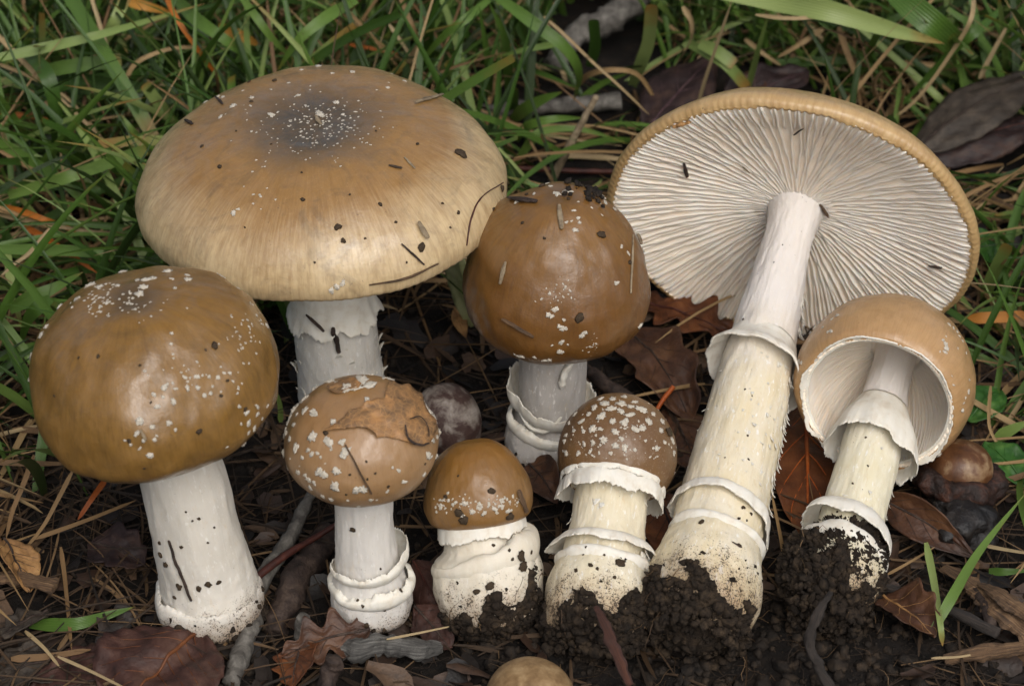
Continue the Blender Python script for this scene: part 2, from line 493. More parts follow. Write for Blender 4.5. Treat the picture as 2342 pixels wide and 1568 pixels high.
def lump_mesh(name, sub, rough, seed, sq=(1, 1, 1), freq=1.6):
    v, f = ICO[sub]
    out = []
    for p in v:
        q = Vector(p)
        d = 1 + rough * fbm(q.x * freq + seed * 7.3, q.y * freq + seed, q.z * freq, 4)
        out.append((q.x * d * sq[0], q.y * d * sq[1], q.z * d * sq[2]))
    return mk(name, out, f)

def crumb_cloud(name, items, mat, parent=None, sub=1, rough=0.45):
    """items: (pos, radius). many crumbs in one mesh."""
    base, f = ICO[sub]
    nv = len(base)
    g = np.random.default_rng(len(items) + 3)
    n = len(items)
    P = np.array([tuple(i[0]) for i in items]); Rr = np.array([i[1] for i in items])
    sc = g.uniform(0.65, 1.25, (n, 1, 3))
    jit = 1 + rough * g.uniform(-1, 1, (n, nv, 1))
    V = base[None] * jit * sc
    q = g.normal(size=(n, 4)); q /= np.linalg.norm(q, axis=1)[:, None]
    a, b, c, d = q.T
    Rm = np.stack([np.stack([1 - 2 * (c * c + d * d), 2 * (b * c - a * d), 2 * (b * d + a * c)], 1),
                   np.stack([2 * (b * c + a * d), 1 - 2 * (b * b + d * d), 2 * (c * d - a * b)], 1),
                   np.stack([2 * (b * d - a * c), 2 * (c * d + a * b), 1 - 2 * (b * b + c * c)], 1)], 1)
    V = np.einsum('nij,nvj->nvi', Rm, V) * Rr[:, None, None] + P[:, None, :]
    F = (np.array(f)[None] + (np.arange(n) * nv)[:, None, None]).reshape(-1, 3)
    me = bpy.data.meshes.new(name)
    me.vertices.add(n * nv); me.vertices.foreach_set('co', V.reshape(-1))
    me.loops.add(len(F) * 3); me.loops.foreach_set('vertex_index', F.reshape(-1))
    me.polygons.add(len(F))
    me.polygons.foreach_set('loop_start', np.arange(len(F)) * 3)
    me.polygons.foreach_set('loop_total', np.full(len(F), 3))
    me.update(calc_edges=True)
    o = link(name, me, mat, parent)
    o['kind'] = 'stuff'
    return o

# ------------------------------------------------------------------ ground
def ground_h(x, y):
    h = 0.30 * noise.fractal(Vector((x * 0.22, y * 0.22, 3.1)), 0.9, 2.0, 3)
    if abs(x) < 26 and -22 < y < 34:
        h += 0.13 * noise.fractal(Vector((x * 1.3, y * 1.3, 9.0)), 0.8, 2.1, 4)
        h += 0.30 * sm(-7.5, -11.0, y) * sm(-2.5, 0.5, x) * (0.7 + 0.5 * noise.noise(Vector((x * 0.9, y * 0.9, 4))))
    return h

def axis_steps(a, b, fine):
    pts = list(np.arange(a, b + 1e-6, fine))
    s, p = fine, pts[-1]
    hi = []
    while p < 3000:
        s *= 1.35; p += s; hi.append(p)
    s, p = fine, pts[0]
    lo = []
    while p > -3000:
        s *= 1.35; p -= s; lo.append(p)
    return lo[::-1] + pts + hi

gx = axis_steps(-15, 15, 0.13)
gy = axis_steps(-14, 18, 0.13)
GV = [(x, y, ground_h(x, y)) for y in gy for x in gx]
nx = len(gx)
GF = [(j * nx + i, j * nx + i + 1, (j + 1) * nx + i + 1, (j + 1) * nx + i) for j in range(len(gy) - 1) for i in range(nx - 1)]
ground = link('ground', mk('ground', GV, GF), MAT['soil'])
tag(ground, 'dark crumbly woodland soil', None, None, 'structure')

def on_ground(u, v, dh=0.0):
    p = at_h(u, v, dh)
    for _ in range(4):
        p = at_h(u, v, ground_h(p.x, p.y) + dh)
    return p

# ------------------------------------------------------------------ mushrooms
WARTS = [lump_mesh('wart', 3, 0.95, s, (1, 1, 1), 2.3) for s in range(7)]
for wm in WARTS: wm.materials.append(MAT['wart'])
HITS = []                      # (name, BVH in world space) of every cap and stem, for things that lie on them

def cast(u, v, only=None):
    d = ray(u, v).normalized()
    best = None
    for nm, t in HITS:
        if only and nm not in only: continue
        loc, nor, idx, dist = t.ray_cast(CAM, d)
        if loc is not None and (best is None or dist < best[2]):
            best = (loc, nor if nor.dot(d) < 0 else -nor, dist)
    return best

def add_hit(name, o, mw):
    me = o.data
    HITS.append((name, BVHTree.FromPolygons([mw @ v.co for v in me.vertices], [tuple(p.vertices) for p in me.polygons])))

def basis(ax):
    y = (DV - ax * DV.dot(ax)).normalized()
    x = y.cross(ax).normalized()
    return Matrix((x, y, ax)).transposed()

class Mushroom:
    def __init__(self, key, label, base, h, top, phi, seed):
        self.key, self.seed = key, seed
        P0 = at_h(base[0], base[1], h)
        s0 = math.sin(R_(phi))
        lo, hi = 20.0, 120.0
        dr = ray(*top)
        for _ in range(60):
            t = 0.5 * (lo + hi)
            q = CAM + dr * t - P0
            if q.dot(DV) / q.length < s0: lo = t
            else: hi = t
        P1 = CAM + dr * t
        self.P0, self.P1 = P0, P1
        self.ax = (P1 - P0).normalized()
        self.L = (P1 - P0).length
        self.mw = Matrix.Translation(P0) @ basis(self.ax).to_4x4()
        e = bpy.data.objects.new('mushroom', None)
        COL.objects.link(e)
        e.empty_display_size = 0.5
        e.matrix_world = self.mw
        tag(e, label, 'mushroom', 'mushrooms laid out on the soil')
        self.e = e
        self.capm = Matrix.Translation((0, 0, self.L))
    def part(self, name, geo, mats, loc=None, hit=False, mi=None, parent=None, mat4=None):
        V, F = geo[0], geo[1]
        me = mk(name, V, F, True, geo[2] if (len(geo) > 2 and isinstance(mats, list)) else None)
        o = link(name, me, mats, parent or self.e)
        if mat4 is not None: o.matrix_local = mat4
        elif loc is not None: o.location = loc
        if hit: add_hit(self.key, o, self.mw @ (mat4 if mat4 is not None else Matrix.Translation(loc or (0, 0, 0))))
        return o
    def stem(self, prof, mat, bend=(0, 0), lump=0.05, n=90, seg=112):
        """prof: (z, r) control points; bend: sideways sag (x, y) at mid length."""
        P = spline([(r, z) for z, r in prof], n)
        z0, z1 = prof[0][0], prof[-1][0]
        sd_ = self.seed
        V, F = [], []
        for i, p in enumerate(P):
            f = (p.y - z0) / (z1 - z0)
            b = 4 * f * (1 - f)
            for k in range(seg):
                a = 2 * math.pi * k / seg
                c, s = math.cos(a), math.sin(a)
                r = max(0.01, p.x) * (1 + lump * fbm(c * 1.3 + sd_, s * 1.3, p.y * 0.9, 3)) + 0.016 * fbm(c * 6, s * 6 + sd_, p.y * 1.6, 4) + 0.012 * noise.noise(Vector((c * 16, s * 16 + sd_, p.y * 9)))
                V.append((r * c + bend[0] * b, r * s + bend[1] * b, p.y))
        for i in range(n - 1):
            for k in range(seg):
                a, b = i * seg + k, i * seg + (k + 1) % seg
                F.append((a, b, b + seg, a + seg))
        for i, fl in ((0, True), (n - 1, False)):
            c0 = len(V); V.append((0, 0, P[i].y))
            for k in range(seg):
                a, b = i * seg + k, i * seg + (k + 1) % seg
                F.append((c0, b, a) if fl else (c0, a, b))
        return self.part('stem', (V, F), mat, hit=True)
    def collar(self, name, z, prof, mat=None, th=0.05, jag=0.08, tilt=(0.0, 0.0), wave=0.06, seg=260, freq=9, xy=(0, 0), open_to=None):
        """a thin skirt or ridge round the stem. prof: (r, dz) from where it leaves the stem to its ragged free edge."""
        mat = mat or MAT['rag']
        th *= 0.7
        n = 16
        P = spline(prof, n)
        out = [(p.x, p.y) for p in P]
        inn = [(p.x - th * (1.0 - 0.45 * i / n), p.y - th * 0.5) for i, p in enumerate(P)][::-1]
        tot = out + inn
        sd_ = self.seed * 3.7 + z * 5
        def dsp(a, i, r, dz):
            k = i if i < n else 2 * n - 1 - i
            f = k / (n - 1)
            c, s = math.cos(a), math.sin(a)
            e = jag * (1.2 * f * f * noise.fractal(Vector((c * freq * 0.2 + sd_, s * freq * 0.2, 1.0)), 0.9, 2.2, 2) + 0.6 * f ** 7 * (0.7 * fbm(c * freq, s * freq, sd_, 4) + 0.5 * noise.noise(Vector((c * freq * 4, s * freq * 4, sd_)))))
            d = 2.2 * wave * f * fbm(c * 1.5 + sd_ * 2, s * 1.5, 3.0, 2)
            tz = tilt[0] * math.cos(a - tilt[1]) * (0.35 + 0.65 * f)
            L = Vector((P[-1].x - P[0].x, P[-1].y - P[0].y, 0))
            L = L.normalized() if L.length > 0 else Vector((1, 0, 0))
            rr = r + d + e * L.x + 0.006 * fbm(c * 9, s * 9, r * 12 + sd_, 3) + (0.3 + 0.7 * f) * 0.055 * fbm(c * 1.4 + sd_, s * 1.4, sd_, 3)
            return rr, z + dz + tz + e * L.y + 0.5 * d * 0.6 * f, 0.0
        V, F, _ = lathe(tot, seg, dsp)
        m2 = len(tot)
        for k in range(seg):
            a, b = (m2 - 1) * seg + k, (m2 - 1) * seg + (k + 1) % seg
            F.append((a, b, (k + 1) % seg, k))
        if xy != (0, 0):
            V = [(v[0] + xy[0], v[1] + xy[1], v[2]) for v in V]
        return self.part(name, (V, F), mat, hit=True)
    def cap(self, R, outer, under, mats, stri=(0, 0.0), ragged=0.02, lump=0.035, mat4=None, seg=220, squash=None, edge=None):
        """outer: (r, z) from apex to margin, under: (r, z) from margin inwards; z=0 is the cap's own middle plane."""
        A = spline(outer, 70)
        B = spline(under, 26)
        prof = [(max(p.x, 0.012), p.y) for p in A] + [(max(p.x, 0.01), p.y) for p in B[1:]]
        nA = len(A)
        sd_ = self.seed
        def dsp(a, i, r, z):
            c, s = math.cos(a), math.sin(a)
            q = r / R
            d = lump * R * fbm(c * q * 1.25 + sd_, s * q * 1.25, z / R * 1.1, 3)
            d += 0.010 * fbm(c * q * 8 + sd_, s * q * 8, z / R * 6, 3)
            m = min(1.0, i / (nA - 1)) if i < nA else 1 - (i - nA) / 26
            if i >= nA: d *= 0.1
            k = sm(0.66, 0.97, m)
            if stri[0]:
                d += stri[1] * k * (math.sin(stri[0] * a + 2.2 * noise.noise(Vector((c * 5, s * 5, sd_)))))
            ee = sm(0.90, 1.0, m)
            j = ragged * ee * (fbm(c * 9, s * 9, sd_, 4) + 0.8 * noise.noise(Vector((c * 42, s * 42, sd_))))
            rr = r + d * min(1, q * 1.6) + (edge(a) * ee if edge else 0)
            zz = z + d * (1 - min(1, q)) * 0.8 - j
            if squash and not (self.key == 'G' and i >= nA - 6): zz += squash(rr * c, rr * s, a)
            return rr, zz, 0.0
        V, F, MI = lathe(prof, seg, dsp, True, True, lambda i: 0 if i < nA - 1 else 1)
        self.R = R
        self.mat4 = mat4 if mat4 is not None else self.capm
        F = [tuple(reversed(f)) for f in F]
        o = self.part('cap', (V, F, MI), mats, hit=True, mat4=self.mat4)
        self.capo = o
        self.capw = self.mw @ self.mat4
        self.cap_hit = HITS[-1][1]
        self.seg_dsp = dsp
        return o
    def wart_at(self, loc, nor, size, flat=0.40):
        """loc / nor in world space."""
        me = WARTS[rng.randrange(len(WARTS))]
        o = bpy.data.objects.new('wart', me)
        COL.objects.link(o)
        o.parent = self.capo
        q = nor.to_track_quat('Z', 'Y').to_matrix().to_4x4()
        sx = size * rng.uniform(0.8, 1.25); sy = size * rng.uniform(0.6, 1.0)
        m = Matrix.Translation(loc + nor * size * 0.05) @ q @ Matrix.Rotation(rng.uniform(0, 6.28), 4, 'Z') @ Matrix.Diagonal((sx, sy, size * flat, 1))
        o.matrix_local = self.capw.inverted() @ m
        return o
    def warts_px(self, pts, f, off, k=0.86):
        """pts in zoomed picture pixels: (x, y, half size)."""
        for p in pts:
            u, v = p[0] * f + off[0], p[1] * f + off[1]
            d = ray(u, v).normalized()
            loc, nor, idx, dist = self.cap_hit.ray_cast(CAM, d)
            if loc is None:
                c = self.capw.translation
                loc2, nor, idx, dd = self.cap_hit.find_nearest(CAM + d * ((c - CAM).dot(DV) / d.dot(DV)))
                if loc2 is None or dd > 0.12: continue
                loc = loc2
            c = self.capw.translation
            if nor.dot(d) > 0: nor = -nor
            size = (p[2] if len(p) > 2 else 20) * f / 108.0 * k
            self.wart_at(loc, nor, size)
    def warts_random(self, n, region, size, r2=None):
        """region(theta, q) gives the chance of a wart; q = polar angle from the apex (0..1 is apex to margin)."""
        c = self.capw
        done = tries = 0
        while done < n and tries < n * 40:
            tries += 1
            th = rng.uniform(0, 2 * math.pi); q = rng.random()
            if rng.random() > region(th, q): continue
            ph = q * math.pi * 0.62
            d = Vector((math.sin(ph) * math.cos(th), math.sin(ph) * math.sin(th), math.cos(ph)))
            o = c @ (d * self.R * 3)
            ctr = c @ Vector((0, 0, -0.1 * self.R))
            loc, nor, idx, dist = self.cap_hit.ray_cast(o, (ctr - o).normalized())
            if loc is None: continue
            if nor.dot(loc - ctr) < 0: nor = -nor
            self.wart_at(loc, nor, rng.uniform(*size), 0.42)
            done += 1
    def gills(self, n, under, r_in, r_out, depth, short=0.45, th=0.05, thick=0.034):
        """every gill an object; long and short gills alternate. under(r) is the height they hang from."""
        kinds = []
        for kind in range(6):
            full = kind < 3
            r0 = r_in if full else r_out - (r_out - r_in) * (0.62 if kind < 5 else 0.32)
            V, F = [], []
            N = 22
            for i in range(N):
                f = i / (N - 1)
                r = r0 + (r_out - r0) * f
                zt = under(r) + 0.06
                dd = depth(r) * (1.0 if full else min(1.0, f * 4.0) * 0.8)
                zb = under(r) - max(0.012, dd)
                ph = kind * 2.1
                wob = 0.022 * math.sin(r * 2.2 + ph) + 0.007 * math.sin(r * 6.5 + 2 * ph)
                zb += 0.010 * math.sin(r * 11 + ph)
                zm = 0.5 * (zt + zb)
                V += [(r, wob * 0.2 - thick * (0.45 + 0.35 * min(1.0, r / 2.6)), zt), (r, wob * 0.2 + thick * (0.45 + 0.35 * min(1.0, r / 2.6)), zt), (r, wob * 0.8 + thick * (0.3 + 0.25 * min(1.0, r / 2.6)), zm), (r, wob * 1.25 + thick * 0.34, zb), (r, wob * 1.25 - thick * 0.34, zb), (r, wob * 0.8 - thick * (0.3 + 0.25 * min(1.0, r / 2.6)), zm)]
            for i in range(N - 1):
                for k in range(6):
                    a, b = i * 6 + k, i * 6 + (k + 1) % 6
                    F.append((a, b, b + 6, a + 6))
            F.append(tuple(range(5, -1, -1))); F.append(tuple((N - 1) * 6 + k for k in range(6)))
            me = mk('gill', V, F, True)
            me.materials.append(MAT['gill'])
            kinds.append(me)
        for k in range(n):
            a = 2 * math.pi * (k + 0.14 * rng.uniform(-1, 1)) / n
            me = kinds[rng.randrange(3)] if k % 2 == 0 else kinds[3 + rng.choice((0, 0, 1, 1, 2))]
            o = bpy.data.objects.new('gill', me)
            COL.objects.link(o)
            o.parent = self.capo
            o.rotation_euler = (0, 0, a)
    def flakes(self, n, zr, rad, size, where=None, up=1.0):
        """small torn scales of stem skin."""
        me = FLAKE
        for _ in range(n):
            z = rng.uniform(*zr)
            a = where() if where else rng.uniform(0, 2 * math.pi)
            o = bpy.data.objects.new('scale', FLAKES[rng.randrange(4)])
            COL.objects.link(o)
            o.parent = self.e
            r = rad(z)
            loc = Vector((r * math.cos(a), r * math.sin(a), z))
            nrm = Vector((math.cos(a), math.sin(a), 0))
            s = rng.uniform(*size)
            tz = Vector((0, 0, up))
            m3 = Matrix((tz.cross(nrm), nrm, tz)).transposed()
            o.matrix_local = Matrix.Translation(loc) @ m3.to_4x4() @ Matrix.Rotation(rng.uniform(-0.5, 0.1), 4, 'X') @ Matrix.Diagonal((s * rng.uniform(0.6, 1.3), s, s, 1))
    def soil(self, n, zr, rad, size, where, mat='clod'):
        nn_, n = n, int(n * (0.6 if n > 500 else 1))
        items = []
        for _ in range(n * 3):
            if len(items) >= n: break
            z = rng.uniform(*zr)
            a = rng.uniform(0, 2 * math.pi)
            if rng.random() > where(a, z): continue
            r = rad(z)
            s = size[0] * 0.7 + (size[1] * 1.9 - size[0]) * rng.random() ** 5
            r += 0.10 * sm(0.12, 0.55, where(a, z)) * (n > 500)
            items.append(((r * math.cos(a), r * math.sin(a), z), s))
        if n > 500:
            for _ in range(n // 5):
                a, q = rng.uniform(0, 2 * math.pi), math.sqrt(rng.random())
                s = size[0] * 0.7 + (size[1] * 1.8 - size[0]) * rng.random() ** 5
                items.append(((q * math.cos(a), q * math.sin(a), zr[0] + 0.5 * q * q - 0.05), s))
        V, F = [], []
        na, nz = 200, 80
        for i in range(nz):
            z = zr[0] - 0.05 + (zr[1] + 0.35 - zr[0]) * i / (nz - 1)
            for k in range(na):
                t = 2 * math.pi * k / na
                wv = where(t, z)
                rr = rad(z) - 0.12 + 0.20 * sm(0.12, 0.55, wv) + 0.12 * fbm(math.cos(t) * 4 + self.seed, math.sin(t) * 4, z * 4, 5) + 0.07 * noise.noise(Vector((math.cos(t) * 9, math.sin(t) * 9, z * 9))) + 0.06 * noise.noise(Vector((math.cos(t) * 18, math.sin(t) * 18, z * 18)))
                rr *= min(1.0, (i + 0.1) / 14.0) ** 0.6
                V.append((rr * math.cos(t), rr * math.sin(t), z))
        for i in range(nz - 1):
            for k in range(na):
                p_, q_ = i * na + k, i * na + (k + 1) % na
                F.append((p_, q_, q_ + na, p_ + na))
        if n > 500: link('soil_cake', mk('soil_cake', V, F), MAT['cake'], self.e)
        if n > 500:
            pr = []
            for _ in range(46):
                t, z, P = rng.uniform(0, 2 * math.pi), rng.uniform(zr[0] + 0.2, zr[1] + 0.3), []
                if where(t, z) < 0.05: continue
                dt, dz = rng.uniform(-0.12, 0.12), rng.uniform(-0.12, 0.12)
                for i in range(7):
                    rr = rad(z) + 0.15 + 0.05 * rng.random()
                    P.append(Vector((rr * math.cos(t), rr * math.sin(t), z)))
                    t += dt + rng.uniform(-0.08, 0.08); z += dz + rng.uniform(-0.06, 0.06)
                pr.append(ribbon_geo(P, rng.uniform(0.012, 0.03), 0.3, None, None, 0, 0, rng.uniform(0.1, 1.0)))
            if pr:
                v_, f_, at_ = merge(pr)
                q = link('rootlets', mk('rootlets', v_, f_, True, None, at_), MAT['litter_straw'], self.e)
                q['kind'] = 'stuff'
        o = crumb_cloud('clinging_soil', items, MAT['cake'], self.e, 1)
        return o

def flake_mesh(seed):
    V, F = [], []
    nx_, nz_ = 5, 6
    for j in range(nz_):
        f = j / (nz_ - 1)
        for i in range(nx_):
            g = (i / (nx_ - 1) - 0.5)
            wv = (1 - f ** 1.4) * 0.9 + 0.08
            V.append((g * wv + 0.25 * f * math.sin(seed * 2.0), 0.02 + 0.55 * f * f - 0.15 * g * g + 0.06 * noise.noise(Vector((g * 4, f * 4, seed))), -f * 1.0 + 0.12 * noise.noise(Vector((g * 9, seed, 2))) * f))
    o = len(V)
    V += [(x, y - 0.07, z) for x, y, z in V]
    for j in range(nz_ - 1):
        for i in range(nx_ - 1):
            a = j * nx_ + i
            F.append((a, a + 1, a + nx_ + 1, a + nx_)); F.append((o + a, o + a + nx_, o + a + nx_ + 1, o + a + 1))
    ring = [i for i in range(nx_)] + [j * nx_ + nx_ - 1 for j in range(1, nz_)] + [(nz_ - 1) * nx_ + i for i in range(nx_ - 2, -1, -1)] + [j * nx_ for j in range(nz_ - 2, 0, -1)]
    for a, b in zip(ring, ring[1:] + ring[:1]):
        F.append((a, o + a, o + b, b))
    me = mk('scale', V, F)
    me.materials.append(MAT['rag'])
    return me
FLAKES = [flake_mesh(s) for s in range(4)]
FLAKE = FLAKES[0]

def lin(tab):
    """piecewise linear radius lookup from (z, r)."""
    def f(z):
        if z <= tab[0][0]: return tab[0][1]
        for (a, ra), (b, rb) in zip(tab, tab[1:]):
            if z <= b: return ra + (rb - ra) * (z - a) / (b - a)
        return tab[-1][1]
    return f

DIRT = srgb(44, 34, 24)
FRONT = -math.pi / 2
ZF = 0.3416            # zoomed picture pixels to the 2342-wide picture

# --- broad domed mushroom at the left
a = Mushroom('A', 'large dark brown domed mushroom at the left, its thick white stem leaning right', (474, 1352), 0.75, (345, 850), -33, 1)
mA = cap_material('cap_dark_brown', 2.57, srgb(88, 68, 36), srgb(138, 101, 44), srgb(142, 106, 52), srgb(92, 65, 29), gloss=1.0)
a.cap(2.57, [(0, 1.86), (0.7, 1.83), (1.4, 1.62), (2.05, 1.13), (2.46, 0.45), (2.56, -0.25), (2.42, -0.85), (2.12, -1.2), (1.98, -1.24)],
      [(1.98, -1.24), (1.86, -1.14), (1.7, -0.85), (1.2, -0.5), (0.75, -0.35), (0.3, -0.3)], [mA, MAT['under']], ragged=0.03, lump=0.07)
L = a.L
sA = [(-0.75, 0.6), (-0.4, 1.0), (0.0, 1.08), (0.35, 1.03), (0.8, 0.98), (1.6, 0.93), (L - 1.6, 0.84), (L - 0.6, 0.8), (L - 0.2, 0.8)]
a.stem(sA, flesh_material('stem_white_a', srgb(218, 211, 198), srgb(234, 229, 218), 0.6, DIRT, (-0.9, 0.7)), bend=(0.10, 0))
a.gills(110, lin([(0, -0.35), (0.75, -0.38), (1.2, -0.52), (1.7, -0.87), (1.95, -1.1)]), 0.7, 1.9, lin([(0.7, 0.1), (1.3, 0.28), (1.9, 0.05)]))
a.collar('bulb', 0.0, [(0.9, -0.8), (1.12, -0.5), (1.17, -0.12), (1.12, 0.10), (1.02, 0.14)], th=0.08, jag=0.10, wave=0.07, tilt=(0.16, math.pi), mat=flesh_material('bulb_stained', srgb(216, 210, 198), srgb(234, 229, 220), 0.3, DIRT, (-0.9, 0.55)))
a.soil(420, (-0.85, 0.25), lambda z: 1.12 + 0.05 * rng.random(), (0.02, 0.07), lambda t, z: sm(0.15, -0.7, z))
a.warts_px([(935, 1285, 32), (1055, 1190, 22), (1160, 1155, 27), (1020, 1325, 20), (1130, 1300, 22), (915, 1370, 25), (965, 1410, 22), (1035, 1410, 16),
            (1005, 1515, 34), (1100, 1065, 26), (1175, 1070, 14), (1255, 1065, 24), (1325, 1065, 20), (1370, 1115, 20), (1410, 1100, 16), (1240, 995, 16),
            (1320, 990, 18), (1400, 990, 16), (1460, 995, 18), (1540, 965, 14), (1590, 1100, 14), (1620, 1035, 10), (1150, 700, 15), (1145, 770, 12),
            (905, 540, 18), (855, 500, 17), (710, 370, 14), (760, 375, 15), (625, 375, 13), (1600, 1190, 20), (1650, 1235, 24), (1720, 1190, 25),
            (1725, 1240, 22), (1755, 1270, 18), (1665, 1300, 24), (1615, 1305, 12), (1700, 1335, 26), (1665, 1365, 18), (1630, 1440, 30), (1570, 1500, 26),
            (1030, 1110, 16), (835, 1415, 12), (875, 1445, 14), (935, 1470, 14), (1090, 1125, 14), (810, 110, 10), (605, 75, 12), (1060, 235, 15), (935, 235, 12),
            (1790, 1185, 18), (1050, 1385, 12), (1500, 965, 12), (1480, 925, 10), (1560, 1020, 12), (1480, 1090, 12), (1175, 1345, 14), (1520, 1460, 12)], ZF, (0, 523), 0.72)
for cx, cy, sx, sy, n_, sz in ((690, 480, 170, 110, 60, (6, 12)), (1660, 690, 120, 190, 46, (5, 11)), (1250, 980, 260, 100, 26, (5, 10)), (980, 560, 200, 80, 16, (5, 9))):
    a.warts_px([(rng.gauss(cx, sx * 0.55), rng.gauss(cy, sy * 0.55), rng.uniform(*sz)) for _ in range(n_)], ZF, (0, 523))
a.warts_random(50, lambda t, q: 0.8 if math.sin(t) > 0.1 else 0, (0.03, 0.09))

# --- wide flat mushroom behind
b = Mushroom('B', 'widest flat tan mushroom with a dark grey centre and wet rim', (782, 900), 0.35, (733, 424), -35.5, 2)
mB = cap_material('cap_tan', 4.14, srgb(74, 68, 58), srgb(158, 120, 70), srgb(212, 188, 146), srgb(126, 92, 50), gloss=1.0, streak=0.30, r_c=(0.18, 0.50))
dish = lambda x, y, t: 0.10 * noise.noise(Vector((x * 0.4, y * 0.4, 5))) - 0.05 * x / 4
b.cap(4.14, [(0, 1.58), (0.7, 1.62), (1.5, 1.62), (2.3, 1.50), (3.15, 1.18), (3.82, 0.64), (4.10, 0.08), (4.10, -0.28), (4.0, -0.42), (3.9, -0.40)],
      [(3.9, -0.40), (3.8, -0.32), (3.0, -0.05), (2.0, 0.3), (0.9, 0.5), (0.3, 0.5)], [mB, MAT['under']], stri=(120, 0.018), ragged=0.09, lump=0.03, squash=dish, seg=360)
L = b.L
sB = [(-0.6, 0.6), (-0.2, 0.98), (0.4, 1.02), (1.2, 0.96), (2.4, 0.92), (3.2, 0.86), (L - 0.6, 0.7), (L + 0.5, 0.75)]
b.stem(sB, flesh_material('stem_white_b', srgb(218, 213, 203), srgb(234, 230, 222), 1.1, DIRT, (-0.7, 0.0)))
b.gills(170, lin([(0, 0.5), (0.9, 0.48), (2, 0.28), (3, -0.07), (3.85, -0.36)]), 0.8, 3.85, lin([(0.8, 0.15), (2.2, 0.42), (3.4, 0.25), (3.85, 0.05)]))
b.collar('ring', 2.95, [(0.84, 0.35), (0.92, 0.05), (1.0, -0.35), (1.12, -0.62)], th=0.06, jag=0.2, wave=0.05, freq=10)
b.flakes(60, (0.3, 2.4), lin(sB), (0.08, 0.26), where=lambda: rng.choice((0.0, 0.0, math.pi, FRONT)) + rng.gauss(0, 0.45), up=-1.0)
b.flakes(24, (2.9, 4.2), lin(sB), (0.08, 0.2), up=1.0)
b.warts_px([(rng.gauss(735, 72), rng.gauss(288, 34), rng.uniform(1.3, 3.2)) for _ in range(210)], 1.0, (0, 0))
b.warts_px([(rng.gauss(600, 26), rng.gauss(390 + 0, 55), rng.uniform(1.5, 3.4)) for _ in range(16)] + [(770, 655, 9), (758, 664, 8), (784, 647, 7), (728, 152, 8), (806, 165, 9), (760, 168, 6), (690, 160, 5), (498, 222, 7), (510, 222, 6), (534, 488, 7), (545, 478, 5), (620, 205, 4), (660, 190, 4)], 1.0, (0, 0))
b.warts_random(24, lambda t, q: 0.6 if math.sin(t) > 0.2 else 0, (0.03, 0.08))

# --- middle round mushroom
c = Mushroom('C', 'round dark orange-brown mushroom between the wide tan cap and the upturned gills', (1258, 1000), 0.5, (1272, 622), -36, 3)
mC = cap_material('cap_chestnut', 2.05, srgb(106, 78, 40), srgb(132, 93, 40), srgb(118, 79, 34), srgb(82, 54, 24), gloss=1.0)
c.cap(2.05, [(0, 2.02), (0.6, 1.92), (1.15, 1.58), (1.66, 1.02), (1.98, 0.3), (2.07, -0.4), (1.92, -1.0), (1.5, -1.45), (1.28, -1.56)],
      [(1.28, -1.56), (1.15, -1.4), (1.0, -1.0), (0.7, -0.8), (0.3, -0.7)], [mC, MAT['under']], ragged=0.03, lump=0.055)
L = c.L
sC = [(-0.6, 0.6), (-0.25, 1.0), (0.1, 1.05), (0.45, 0.95), (0.62, 0.82), (1.2, 0.76), (L - 1.6, 0.78), (L - 0.7, 0.8)]
c.stem(sC, flesh_material('stem_white_shaded', srgb(188, 182, 175), srgb(208, 203, 197), 0.9, DIRT, (-0.5, 0.3)))  # white flesh greyed: the shade it stands in is put into its colour
c.collar('bulb_rim', 0.42, [(0.88, -0.15), (1.0, 0.0), (1.0, 0.16), (0.9, 0.2)], th=0.09, jag=0.07, wave=0.04, tilt=(0.15, math.pi))
c.collar('upper_bulb_rim', 0.95, [(0.76, -0.12), (0.9, 0.0), (0.98, 0.2), (1.0, 0.42)], th=0.07, jag=0.12, wave=0.06, tilt=(0.28, 2.7))
c.collar('veil_edge', L - 1.35, [(0.98, 0.12), (1.16, 0.0), (1.18, -0.1)], th=0.06, jag=0.12, wave=0.03)
# the torn strip of veil that hangs down the stem
P_ = []
for zz, aa, rr in ((L - 1.38, -0.45, 1.02), (L - 1.62, -0.85, 0.94), (L - 1.92, -1.12, 0.88), (L - 2.2, -1.28, 0.86), (L - 2.45, -1.32, 0.86), (L - 2.58, -1.33, 0.85)):
    P_.append((rr * math.cos(aa), rr * math.sin(aa), zz))
c.part('veil_strip', tube_geo(P_, [0.03, 0.05, 0.06, 0.075, 0.07, 0.03], 12, 0.6, 4, 60), MAT['rag'])
P_ = []
for zz, aa, rr in ((1.15, -2.6, 0.86), (0.86, -2.2, 0.86), (0.82, -1.85, 0.84), (0.98, -1.5, 0.82), (1.2, -1.3, 0.82)):
    P_.append((rr * math.cos(aa), rr * math.sin(aa), zz))
c.part('veil_strip', tube_geo(P_, [0.03, 0.06, 0.065, 0.06, 0.03], 12, 0.6, 8, 60), MAT['rag'])
c.soil(200, (-0.6, 0.4), lambda z: 1.02 + 0.05 * rng.random(), (0.02, 0.06), lambda t, z: sm(0.35, -0.5, z))
c.warts_px([(1465, 540, 20), (1420, 575, 22), (1440, 585, 16), (1525, 610, 14), (1495, 655, 18), (1515, 670, 18), (1540, 668, 15), (1645, 715, 20), (1665, 695, 18), (1505, 760, 20),
            (1500, 822, 26), (1240, 855, 20), (1215, 850, 14), (1395, 880, 20), (1425, 880, 22), (1195, 840, 12), (1325, 860, 14), (1875, 365, 22), (1955, 165, 16),
            (1910, 120, 16), (2035, 650, 24), (1445, 780, 10), (1550, 775, 8), (1740, 770, 8), (1700, 790, 9), (1690, 825, 9), (1430, 435, 9), (1470, 455, 8), (1520, 455, 9), (1375, 470, 10)], ZF, (769, 523))
